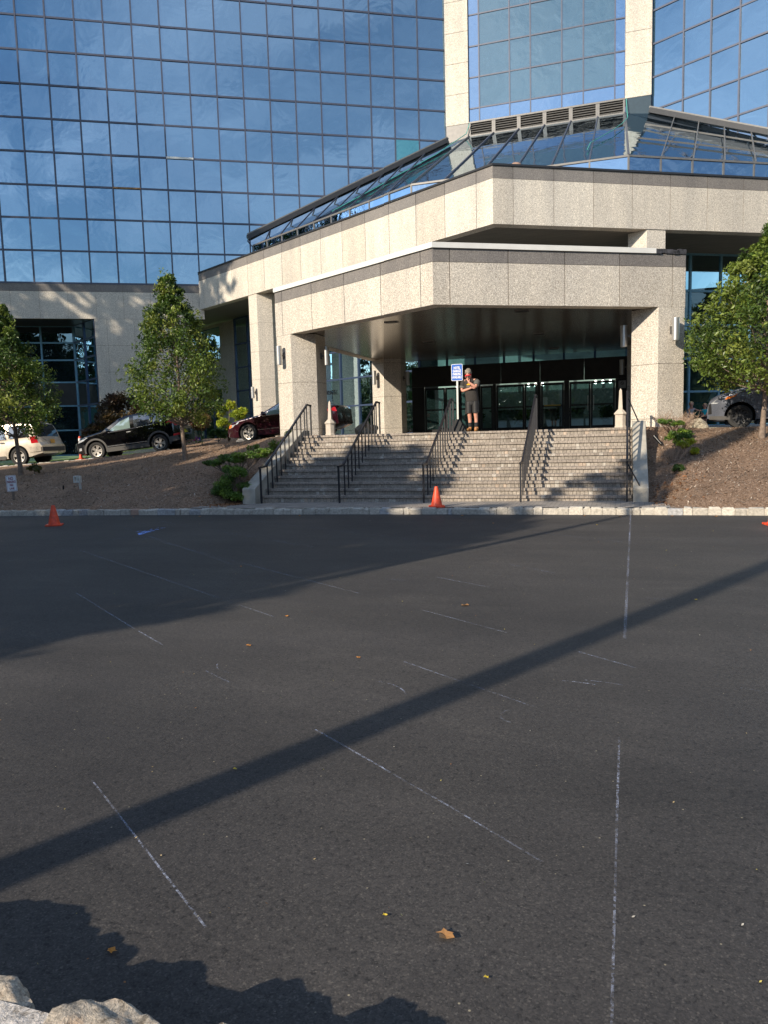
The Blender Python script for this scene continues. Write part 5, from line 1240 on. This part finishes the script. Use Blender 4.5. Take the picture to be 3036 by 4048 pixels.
def child(loc, rz, label, h, top_m, bot_m, hair_m, pose, stripes=False):
    t = thing('person', loc, label, 'person', None, (0, 0, rz)); k = h/.92
    n = {'pel': ((0, 0, .44), (.082, .065)), 'bel': ((0, -.01, .53), (.088, .072)), 'chest': ((0, 0, .62), (.088, .066)), 'neck': ((0, 0, .70), .036), 'h0': ((0, -.012, .755), (.062, .064)), 'h1': ((0, -.008, .82), (.078, .084)), 'h2': ((0, 0, .88), (.05, .055)),
         'rsh': ((-.09, 0, .655), .034), 'lsh': ((.09, 0, .655), .034), 'rhip': ((-.045, 0, .38), .056), 'rkn': ((-.045, -.005, .22), .038), 'ran': ((-.045, .01, .05), .026), 'rto': ((-.055, -.07, .025), (.026, .02)),
         'lhip': ((.045, 0, .38), .056), 'lkn': ((.045, -.005, .22), .038), 'lan': ((.045, .01, .05), .026), 'lto': ((.055, -.07, .025), (.026, .02))}
    e = [('pel', 'bel'), ('bel', 'chest'), ('chest', 'neck'), ('neck', 'h0'), ('h0', 'h1'), ('h1', 'h2'), ('chest', 'rsh'), ('chest', 'lsh'), ('pel', 'rhip'), ('rhip', 'rkn'), ('rkn', 'ran'), ('ran', 'rto'), ('pel', 'lhip'), ('lhip', 'lkn'), ('lkn', 'lan'), ('lan', 'lto')]
    for s, key in (('r', 'R'), ('l', 'L')):
        el, wr = pose[s]; n[s+'el'] = (el, .026); n[key+'wrist'] = (wr, .020); e += [(s+'sh', s+'el'), (s+'el', key+'wrist')]
        d = Vector(wr)-Vector(el); d.normalize(); w = Vector(wr); n[key+'palm'] = (w+d*.028, (.018, .011)); e.append((key+'wrist', key+'palm'))
        sd = d.orthogonal().normalized()
        for i in range(4):
            n[f'{key}f{i}'] = (w+d*(.075-.006*abs(i-1))+sd*(.012-.008*i), .005); e.append((key+'palm', f'{key}f{i}'))
        n[key+'t'] = (w+d*.035+sd*.028, .006); e.append((key+'palm', key+'t'))
    skin_mesh('body', n, e, M_SKIN, t, 'pel')
    skin_mesh('shirt', {'a': ((0, 0, .43), (.098, .080)), 'b': ((0, -.008, .53), (.098, .082)), 'c': ((0, 0, .62), (.098, .076)), 'd': ((0, 0, .675), (.06, .05)), 'r': ((-.095, 0, .65), .045), 'r1': (Vector((-.09, 0, .655)).lerp(Vector(pose['r'][0]), pose['sl']), .040), 'l': ((.095, 0, .65), .045), 'l1': (Vector((.09, 0, .655)).lerp(Vector(pose['l'][0]), pose['sl']), .040)},
              [('a', 'b'), ('b', 'c'), ('c', 'd'), ('c', 'r'), ('r', 'r1'), ('c', 'l'), ('l', 'l1')], top_m, t, 'b')
    skin_mesh('shorts', {'w': ((0, 0, .42), (.092, .078)), 'r0': ((-.046, 0, .36), .066), 'r1': ((-.046, -.005, .26), .056), 'l0': ((.046, 0, .36), .066), 'l1': ((.046, -.005, .26), .056)}, [('w', 'r0'), ('r0', 'r1'), ('w', 'l0'), ('l0', 'l1')], bot_m, t, 'w')
    ell('hair', (0, .016, .835), (.087, .088, .090), hair_m, t, .10, 4, 2, 4, lambda c: c.y < -.045 and c.z < .035)
    ell('nose', (0, -.098, .79), (.009, .012, .011), M_SKIN, t, sub=2)
    for s in (-1, 1):
        ell('eye', (s*.028, -.086, .812), (.008, .006, .008), M_BLACK, t, sub=2)
        skin_mesh('shoe', {'a': ((s*.046, .012, .04), .034), 'b': ((s*.056, -.075, .026), (.032, .024))}, [('a', 'b')], simple('shoe', (.06, .055, .05), .8), t, 'a')
    b = MB(); b.box(-.018, .018, -.092, -.088, .757, .762); o = b.build('mouth', simple('lip_pink', (.45, .16, .13), .6)); o.parent = t
    if stripes:
        b = MB(); b.lathe([(.106, .545), (.106, .565)], (0, 0, 0), 18); o = b.build('stripe', simple('stripe', (.35, .45, .35), .9)); o.parent = t
    t.scale = (k, k, k); return t
M_BLOND = simple('blond_hair', (.62, .40, .20), .7, 0, .3, 25)
ky = 13.6
child((7.13, ky, 1.70), .15, 'blond child in pale grey t-shirt with one hand at the mouth', .94, simple('pale_tee', (.50, .50, .55), .9, 0, .1, 8), simple('navy_shorts', (.03, .035, .06), .9), M_BLOND,
      {'r': ((-.125, -.07, .56), (-.03, -.115, .70)), 'l': ((.20, -.03, .585), (.345, -.06, .565)), 'sl': .42}, True)
child((7.62, ky+.05, 1.70), -.1, 'blond toddler in bright turquoise top and black shorts beside the minivan nose', .86, simple('turquoise_top', (.03, .52, .56), .9, 0, .1, 8), simple('black_shorts_small', (.015, .015, .02), .9), M_BLOND,
      {'r': ((-.125, -.01, .54), (-.11, -.04, .43)), 'l': ((.125, -.01, .54), (.115, -.04, .43)), 'sl': .9})

# ------------------------------------------------------------------ trees and shrubs
GREENS = [(.095, .155, .022), (.065, .115, .018), (.15, .205, .03), (.045, .085, .014), (.22, .26, .045)]
def leafcloud(b, clumps, per, size, cols, rr, dark=None, flat=0):
    for (c, r, ci) in clumps:
        base = cols[ci % len(cols)]
        for _ in range(per):
            while True:
                d = Vector((rr.uniform(-1, 1), rr.uniform(-1, 1), rr.uniform(-1, 1)))
                if d.length < 1: break
            d = d*(.45+.55*d.length); p = c+Vector((d.x*r, d.y*r, d.z*r*(1-flat)))
            s = size*rr.uniform(.65, 1.25)
            n = Vector((rr.gauss(0, 1), rr.gauss(0, 1), rr.gauss(.5, 1))).normalized(); t_ = n.orthogonal().normalized(); q = rr.uniform(0, 6.28)
            u = (t_*cos(q)+n.cross(t_)*sin(q)); v = n.cross(u); k = rr.uniform(.7, 1.3)
            b.col = (base[0]*k, base[1]*k, base[2]*k)
            b.poly([p-u*s, p-v*s*.42+n*s*.08, p+u*s, p+v*s*.42+n*s*.08])
for t, w, h, rr in leafcloud_later:
    b = MB(); leafcloud(b, [(Vector((rr.uniform(-.2, .2), rr.uniform(-.2, .2), lerp(.4, h, rr.random()))), .22, rr.randrange(5)) for _ in range(14)], 14, .13, GREENS, rr); o = b.build('foliage', M_LEAF); o.parent = t
def tree(name, label, base, trunk_h, prof, nclump, per, size, seed, cols=GREENS, cat='tree', group=None, tr=.075, lean=(0, 0), cr=.5, off=(0, 0)):
    rr = random.Random(seed); x, y, z = base; t = thing(name, base, label, cat, group)
    H = prof[-1][0]; b = MB(); top = Vector((lean[0]+off[0], lean[1]+off[1], H*.93)); P = []
    K = 9
    for k in range(K+1):
        f = k/K; P.append(Vector((top.x*f**1.4+.03*sin(f*7+seed), top.y*f**1.4+.03*cos(f*5+seed), -.12+(H*.93+.12)*f)))
    b.tube(P, [max(.012, tr*(1-.86*(k/K)**.9))*(1.25 if k == 0 else 1) for k in range(K+1)], 9)
    cl = []
    def axis(h): f = max(0, (h+.12)/(H*.93+.12)); f = min(1, f); return Vector((top.x*f**1.4, top.y*f**1.4, h))
    for i in range(nclump):
        h = trunk_h+(H-trunk_h)*((i+.5)/nclump); R = interp(prof, h); q = i*2.399+rr.uniform(-.5, .5); f = rr.uniform(.2, 1.0)**.6*(1+.16*noise.noise(Vector((cos(q)*1.3, sin(q)*1.3, h*.9+seed))))
        c = axis(h)+Vector((cos(q)*R*f, sin(q)*R*f, rr.uniform(-.12, .12))); cl.append((c, min(cr, max(.14, R*.30))*rr.uniform(.6, 1.3), rr.randrange(len(cols))))
        if i % 2 == 0:
            h0 = max(trunk_h*.82, h-R*f*.9); a0 = axis(h0); mid = a0.lerp(c, .5)+Vector((0, 0, -.06))
            b.tube([a0, mid, c], [max(.008, tr*.34*(1-h/H*.5)), max(.006, tr*.2), .004], 5, False)
    o = b.build('trunk', M_BARK, smooth=60); o.parent = t
    b = MB(); leafcloud(b, cl, per, size, cols, rr)
    # loose sprigs that break the outline
    for i in range(nclump//2):
        h = trunk_h+(H-trunk_h)*rr.random(); R = interp(prof, h); q = rr.uniform(0, 6.28); c = axis(h)+Vector((cos(q)*R*1.05, sin(q)*R*1.05, rr.uniform(0, .2)))
        leafcloud(b, [(c, .16, rr.randrange(len(cols)))], per//8, size, cols, rr)
    o = b.build('crown', M_LEAF); o.parent = t; return t
bx_, by_ = -9.32, 4.0
tree('pear_tree', 'young green tree between the black SUV and the left cheek wall', (bx_, by_, bank_z(bx_, by_)), 1.35, [(.95, .35), (1.3, .9), (1.8, 1.42), (2.4, 1.6), (3.0, 1.5), (3.6, 1.22), (4.3, 1.0), (5.0, .62), (5.6, .32), (6.0, .1)], 150, 150, .058, 3, group='young trees on the mulch banks', tr=.075, lean=(-.35, 0))
bx_, by_ = -15.6, 3.3
tree('pear_tree', 'young green tree at the left edge in front of the champagne SUV', (bx_, by_, bank_z(bx_, by_)), 1.6, [(1.35, .5), (1.7, 1.15), (2.2, 1.5), (2.9, 1.4), (3.6, 1.12), (4.3, .8), (5.1, .45), (5.6, .2), (5.8, .1)], 140, 145, .060, 8, group='young trees on the mulch banks', tr=.085, lean=(-.3, 0), off=(0, 0))
bx_, by_ = 8.05, 3.6
tree('pear_tree', 'green tree at the right edge in front of the slate-grey minivan', (bx_, by_, bank_z(bx_, by_)), 1.45, [(1.1, .5), (1.4, 1.2), (1.85, 1.6), (2.4, 1.78), (3.1, 1.55), (3.8, 1.12), (4.4, .75), (4.9, .4), (5.2, .1)], 150, 165, .060, 12, cols=[(.10, .15, .023), (.075, .125, .02), (.15, .20, .03), (.055, .095, .018), (.20, .24, .045)], group='young trees on the mulch banks', tr=.075, lean=(.1, 0))

def shrub(name, label, base, lobes, per, size, cols, seed, cat='shrub', group=None, stem=True, flat=.25, bare=0):
    rr = random.Random(seed); t = thing(name, base, label, cat, group); b = MB()
    for (c, r) in lobes:
        c = Vector(c)
        b.tube([(rr.uniform(-.03, .03), rr.uniform(-.03, .03), -.05), (c.x*.45, c.y*.45, c.z*.5), c], [.022, .015, .006], 5, False)
        for _ in range(bare):
            d = Vector((rr.gauss(0, 1), rr.gauss(0, 1), abs(rr.gauss(.3, .8)))).normalized()*r*rr.uniform(.5, 1.1)
            b.tube([c*.6, c+d], [.007, .003], 3, False)
    o = b.build('stems', M_BARK); o.parent = t
    b = MB(); cl = []
    for (c, r) in lobes:
        for k in range(7):
            d = Vector((rr.gauss(0, 1), rr.gauss(0, 1), rr.gauss(.2, .6))).normalized()*r*.6; cl.append((Vector(c)+Vector((d.x, d.y, d.z*(1-flat))), r*.5, rr.randrange(len(cols))))
    leafcloud(b, cl, int(per*(2.2 if name == 'juniper' else 1.3)), size*(.72 if name == 'juniper' else .85), cols, rr, flat=flat); o = b.build('foliage', M_LEAF); o.parent = t; return t
JUN = [(.12, .21, .03), (.08, .15, .024), (.19, .28, .04)]; YEL = [(.34, .40, .03), (.26, .34, .03), (.42, .44, .04)]; BRN = [(.13, .085, .03), (.17, .12, .03), (.10, .095, .03), (.16, .075, .035)]
RED = [(.075, .032, .022), (.10, .05, .025), (.05, .03, .02)]
g_ = lambda x, y: (x, y, on_ground(x, y))
shrub('juniper', 'flat-topped cloud-pruned juniper, tallest green shrub left of the steps', g_(-5.55, .75), [((-.85, 0, .70), .36), ((-.4, .1, .76), .42), ((.05, .1, .80), .42), ((.45, .1, .86), .38), ((.7, .1, .94), .28), ((-.1, -.1, .5), .34)], 95, .05, JUN, 1, group='junipers beside the steps', flat=.62, bare=14)
shrub('juniper', 'rounder low green juniper nearest the foot of the left handrail', g_(-5.35, .12), [((-.4, 0, .32), .32), ((-.05, 0, .52), .38), ((.28, .05, .36), .30), ((-.15, -.1, .2), .30), ((.1, .05, .78), .27), ((.2, -.1, .15), .26)], 95, .048, JUN, 2, group='junipers beside the steps', flat=.3, bare=14)
shrub('shrub', 'small yellow-green sparse shrub on the bank above the flat juniper', g_(-5.7, 2.6), [((-.35, 0, .30), .20), ((.45, 0, .38), .26), ((.2, 0, .22), .18)], 42, .05, [(.20, .27, .03), (.13, .20, .025)], 3, bare=10)
shrub('shrub', 'ball of dark green clipped shrub at the base of the left canopy column', g_(-5.2, 3.6), [((0, 0, .28), .26)], 130, .04, [(.03, .07, .015), (.045, .09, .018)], 4, flat=.1)
shrub('burning_bush', 'rounded olive-brown bush in front of the yellow shrub', (-13.95, 11.6, 1.62), [((-.15, 0, .75), .62), ((.45, 0, .85), .62), ((.1, -.2, .5), .6)], 190, .07, BRN, 5, group='olive-brown bushes across the driveway', flat=.05)
shrub('burning_bush', 'rounded olive-brown bush half hidden by the black SUV tail', (-15.3, 11.7, 1.6), [((0, 0, .62), .55), ((-.5, 0, .55), .5)], 190, .07, BRN, 6, group='olive-brown bushes across the driveway', flat=.05)
shrub('golden_shrub', 'bright yellow-green shrub left of the maroon car', (-12.0, 11.6, 1.62), [((-.4, 0, 1.3), .34), ((.1, 0, 1.45), .36), ((.5, 0, 1.05), .36), ((-.1, -.1, .75), .40), ((.2, -.1, .45), .36), ((.75, 0, 1.2), .24)], 70, .075, YEL, 7, flat=.15, bare=3)
shrub('shrub', 'dark green low shrub at the foot of the bright yellow-green one', (-12.3, 11.2, 1.6), [((0, 0, .35), .38), ((.4, 0, .3), .3)], 90, .06, [(.035, .085, .015), (.06, .12, .02)], 8)
t = shrub('maple_shrub', 'dark reddish-brown weeping maple behind the black SUV', (-21.0, 15.8, 1.3), [((-1.3, 0, 1.5), .75), ((-.6, 0, 2.1), .8), ((.2, 0, 2.4), .85), ((1.0, 0, 2.2), .8), ((1.7, 0, 1.7), .75), ((-1.7, 0, .9), .6), ((.3, -.5, 1.4), .9), ((2.2, 0, 1.1), .6)], 150, .10, [(.055, .032, .018), (.085, .055, .02), (.05, .045, .018), (.12, .08, .025)], 9, flat=.2)
shrub('hosta', 'leafy green hosta clump behind the slim orange post', (-19.6, 13.0, 1.05), [((-.55, 0, .45), .45), ((0, 0, .6), .5), ((.55, 0, .5), .45), ((-.1, -.3, .3), .45), ((.9, -.1, .3), .35), ((-.9, -.1, .3), .35)], 45, .15, [(.06, .15, .03), (.10, .21, .045), (.045, .11, .025)], 10)
for x, s_, lb in ((-19.2, 21, 'low dark red hedge mound behind the black SUV hood'), (-17.7, 22, 'low dark red hedge mound by the granite jamb and the SUV windshield')):
    shrub('barberry', lb, (x, 14.6, 1.25), [((-.3, 0, .3), .42), ((.3, 0, .32), .42)], 120, .06, RED, s_, group='dark red barberries', flat=.2)
def flowers(name, label, base, w, seed):
    rr = random.Random(seed); t = thing(name, base, label, 'flowers', 'purple flower beds'); b = MB()
    leafcloud(b, [(Vector((rr.uniform(-w, w), rr.uniform(-.2, .2), .08)), .16, 0) for _ in range(16)], 14, .05, JUN, rr); o = b.build('foliage', M_LEAF); o.parent = t
    b = MB(); leafcloud(b, [(Vector((rr.uniform(-w, w), rr.uniform(-.25, .2), rr.uniform(.14, .26))), .10, rr.randrange(5)) for _ in range(22)], 10, .05, [(.22, .03, .36), (.12, .04, .40), (.45, .06, .38), (.50, .04, .08), (.35, .10, .45)], rr); o = b.build('blossoms', M_LEAF); o.parent = t
flowers('flower_bed', 'purple and red petunias on the lawn in front of the hosta', (-18.9, 11.6, zd(-18.9)+.2), .55, 31)
flowers('flower_bed', 'purple petunias between the black SUV tail and the olive-brown bush', (-13.6, 10.9, 1.55), .7, 32)
shrub('juniper', 'layered dark green juniper highest on the right bank', g_(5.95, 3.5), [((-.25, 0, .42), .22), ((.05, 0, .36), .22), ((.2, 0, .14), .2), ((.3, -.05, .05), .16)], 60, .042, JUN, 13, group='small junipers on the right bank', flat=.55, bare=5)
shrub('juniper', 'green juniper just above the yellow tuft on the right bank', g_(5.95, 2.35), [((-.15, 0, .34), .21), ((.12, 0, .30), .21), ((0, 0, .18), .2)], 60, .042, JUN, 14, group='small junipers on the right bank', flat=.35, bare=5)
shrub('golden_shrub', 'small bright yellow tuft on the right bank', g_(6.1, 1.85), [((-.05, 0, .24), .18), ((.12, 0, .26), .17), ((.2, 0, .08), .12)], 65, .04, YEL, 15, flat=.2, bare=6)
shrub('juniper', 'tiny dark green seedling lowest on the right bank', g_(5.85, .75), [((0, 0, .09), .14)], 60, .035, [(.045, .09, .018)], 16, group='small junipers on the right bank')
shrub('shrub', 'tuft of olive stems at the foot of the left tree', g_(-14.9, 3.2), [((0, 0, .2), .24)], 50, .06, [(.10, .10, .025), (.14, .12, .03)], 17, bare=8)
def twigs(label, base, n, h, w, seed):
    rr = random.Random(seed); t = thing('bare_shrub', base, label, 'shrub', 'bare twiggy shrubs at the right column'); b = MB()
    for _ in range(n):
        q = rr.uniform(0, 6.28); r_ = w*rr.random()**.5; p0 = Vector((cos(q)*r_*.35, sin(q)*r_*.35, -.03)); p2 = Vector((cos(q)*r_*1.1, sin(q)*r_*1.1, h*rr.uniform(.55, 1))); p1 = p0.lerp(p2, .5)+Vector((0, 0, h*.08))
        b.tube([p0, p1, p2], [.007, .005, .002], 3, False)
        for _ in range(5):
            a = p0.lerp(p2, rr.uniform(.35, .95)); b.tube([a, a+Vector((rr.gauss(0, .10), rr.gauss(0, .10), rr.uniform(.05, .2)))], [.0035, .0015], 3, False)
    o = b.build('twigs', simple('dry_twig', (.34, .24, .17), .9)); o.parent = t
twigs('wide bare brown twig shrub at the base of the right canopy column', g_(6.0, 4.0), 60, .52, .7, 1)
twigs('smaller bare grey twig shrub beside the rounded rock', g_(6.3, 4.5), 14, .36, .2, 2)
twigs('sparse bare twigs around the yellow tuft on the right bank', g_(5.8, 1.6), 22, .35, .4, 3)
# lawn blades, orange leaf litter
b = MB(); r = random.Random(6)
for _ in range(9000):
    x = r.uniform(-24, -14.8); y = lane_far(x)+.2+r.random()**1.4*6; z = zd(x)+.06+.036*max(0, y-lane_far(x))**.8; h = r.uniform(.05, .11); a = r.uniform(0, 6.28); k = r.uniform(.7, 1.3)
    b.col = (.17*k, .28*k, .045*k); d = Vector((cos(a)*.02, sin(a)*.02, 0)); p = Vector((x, y, z)); q = p+Vector((r.gauss(0, .03), r.gauss(0, .03), h)); b.poly([p-d, p+d, q])
tag(b.build('grass', M_GRASS), kind='stuff')
b = MB(); r = random.Random(9)
for _ in range(420):
    if r.random() < .55: x = -5.0-abs(r.gauss(0, .45)); y = r.gauss(-.45, .25)
    else: x = 5.3+abs(r.gauss(0, .5)); y = r.gauss(.0, .45)
    y = max(y, kerb_y(x)+.2); z = bank_z(x, y)+.03; a = r.uniform(0, 6.28); s_ = r.uniform(.02, .045); k = r.uniform(.6, 1.2); b.col = (.34*k, .16*k, .07*k)
    d = Vector((cos(a)*s_, sin(a)*s_, r.uniform(-.01, .02))); e = Vector((-sin(a)*s_*.6, cos(a)*s_*.6, r.uniform(-.01, .02))); p = Vector((x, y, z)); b.poly([p-d, p-e, p+d, p+e])
tag(b.build('leaf_litter', M_LEAF), kind='stuff')

# ------------------------------------------------------------------ what stands or is added behind and beside the photographer (casts the shade, shows in the glass)
SD = Vector((.471, .882, 0)); SP = Vector((-.882, .471, 0))
DKG = [(.035, .06, .014), (.05, .08, .016), (.025, .045, .012)]
E0 = Vector((-.81, -12.36, 0))
for i, (off_, back, H, R) in enumerate(((2.9, 16, 12.6, 2.9), (7.4, 16, 14.9, 3.0), (12.0, 16, 14.8, 3.1), (16.6, 15.5, 13.8, 3.1), (21.5, 15, 12.2, 3.3))):
    p = E0-SD*back+SP*off_
    tree('evergreen_tree', 'dense tall evergreen in the row behind the photographer, tree %s from the lot' % ('nearest', 'second', 'third', 'fourth', 'fifth')[i], (p.x, p.y, asph_z(p.x)), 1.0, [(.4, R), (2, R), (H*.7, R*.98), (H*.86, R*.8), (H, R*.3)], 210, 110, .24, 40+i, cols=DKG, group='evergreen row behind the photographer', tr=.25, cr=1.6)
p = Vector((-36.5, -3.5, 0))
tree('shade_tree', 'very tall broad tree left of the lot', (p.x, p.y, -.4), 6, [(4, 4), (8, 6), (15, 6.8), (24, 6.8), (29, 5.5), (33, 2)], 210, 60, .46, 60, cols=DKG, tr=.4, cr=1.5)
p = E0-SD*2.2
t = thing('slender_tree', (p.x, p.y, asph_z(p.x)), 'slim tall street tree left of the photographer', 'tree')
b = MB(); b.tube([p+V(0, 0, -.2), p+SP*.12+V(0, 0, 5), p+SP*.3+V(0, 0, 8), p+SP*.35+V(0, 0, 11)], [.095, .085, .06, .015], 10); b.build('trunk', M_BARK, t, smooth=60)
b = MB(); rr = random.Random(61); cl = []
for _ in range(95):
    h = rr.uniform(7.3, 11.5); hi = interp([(7.3, 3.0), (7.8, 2.8), (8.9, 1.9), (9.2, 1.5), (10.2, .95), (11.5, .45)], h); q = rr.uniform(.30, max(.45, hi-.25))
    cl.append((p+SP*q+SD*rr.uniform(-.5, .5)+V(0, 0, h), rr.uniform(.22, .36), rr.randrange(3)))
leafcloud(b, cl, 60, .10, DKG, rr); b.build('crown', M_LEAF, t)
lp = Vector((2.13, -15.28, 0))-SD*6.5
t = thing('lamp_post', (lp.x, lp.y, asph_z(lp.x)), 'tall parking-lot lamp post behind the photographer', 'lamp post')
b = MB(); b.tube([(0, 0, 0), (0, 0, 13.5)], [.135, .15], 16); o = b.build('pole', M_TRIM, smooth=50); o.parent = t
b = MB(); b.box(-.9, .9, -.2, .2, 13.5, 13.7); o = b.build('lamp_head', M_TRIM); o.parent = t
b = MB(); b.box(-.85, .85, -.16, .16, 13.46, 13.5); o = b.build('lens', M_SIGNW); o.parent = t
far = [(x, -58+3*sin(x*.3)) for x in range(-38, 62, 9)]+[(x, -70+3*cos(x*.4)) for x in range(-34, 64, 10)]+[(-64+2*sin(y), y) for y in range(-6, 58, 9)]+[(52+2*cos(y), y) for y in range(-44, 18, 9)]
protos = {}
for i, (x, y) in enumerate(far):
    side = 'in the row behind the photographer' if y < -50 else ('in the row left of the driveway' if x < -50 else 'in the row right of the lot')
    lb = 'broad dark tree '+side
    if i < 2: protos[i] = o = tree('broadleaf_tree', lb, (x, y, -.3), 1.5, [(.4, 4.2), (3, 5.6), (8, 5.8), (12, 4.2), (15+i*1.5, 1.2)], 64, 40, .5, 80+i, cols=DKG, group='distant trees round the lot, outside the photo', tr=.3, cr=2.0)
    else: o = copy_tree(protos[i % 2])
    o.location = (x, y, -.3); o.rotation_euler.z = i*1.7; o['label'] = lb
b = MB(); K = 40
for k in range(K+1):
    q = radians(lerp(28, 302, k/K)); 
    for R_, z in ((84, -.3), (96, 9), (112, 13+2*sin(k*1.3)+1.2*sin(k*3.1)), (150, 10)): b.v.append((4+R_*sin(q), -10+R_*cos(q), z))
b.f = [(i*4+j, (i+1)*4+j, (i+1)*4+j+1, i*4+j+1) for i in range(K) for j in range(3)]; b.m = [0]*len(b.f); b.c = [None]*len(b.f)
tag(b.build('added_hills', simple('added_hill', (.03, .05, .015), .95, 0, .5, .5), smooth=180), kind='structure')  # unseen hills added to keep bright horizon sky out of the door glass
t = thing('added_lot_wall', (5, -48, 0), 'long pale concrete wall added behind the photographer to reflect in the doors', 'wall'); b = MB(); b.box(-35, 50, 0, .4, -.3, 2.9); o = b.build('panel', simple('pale_wall', (.78, .77, .72), .85)); o.parent = t  # unseen wall added as a pale reflection for the entrance doors
b = MB(); b.box(-35, 50, -.06, .46, 2.9, 3.02); o = b.build('coping', M_CONC); o.parent = t
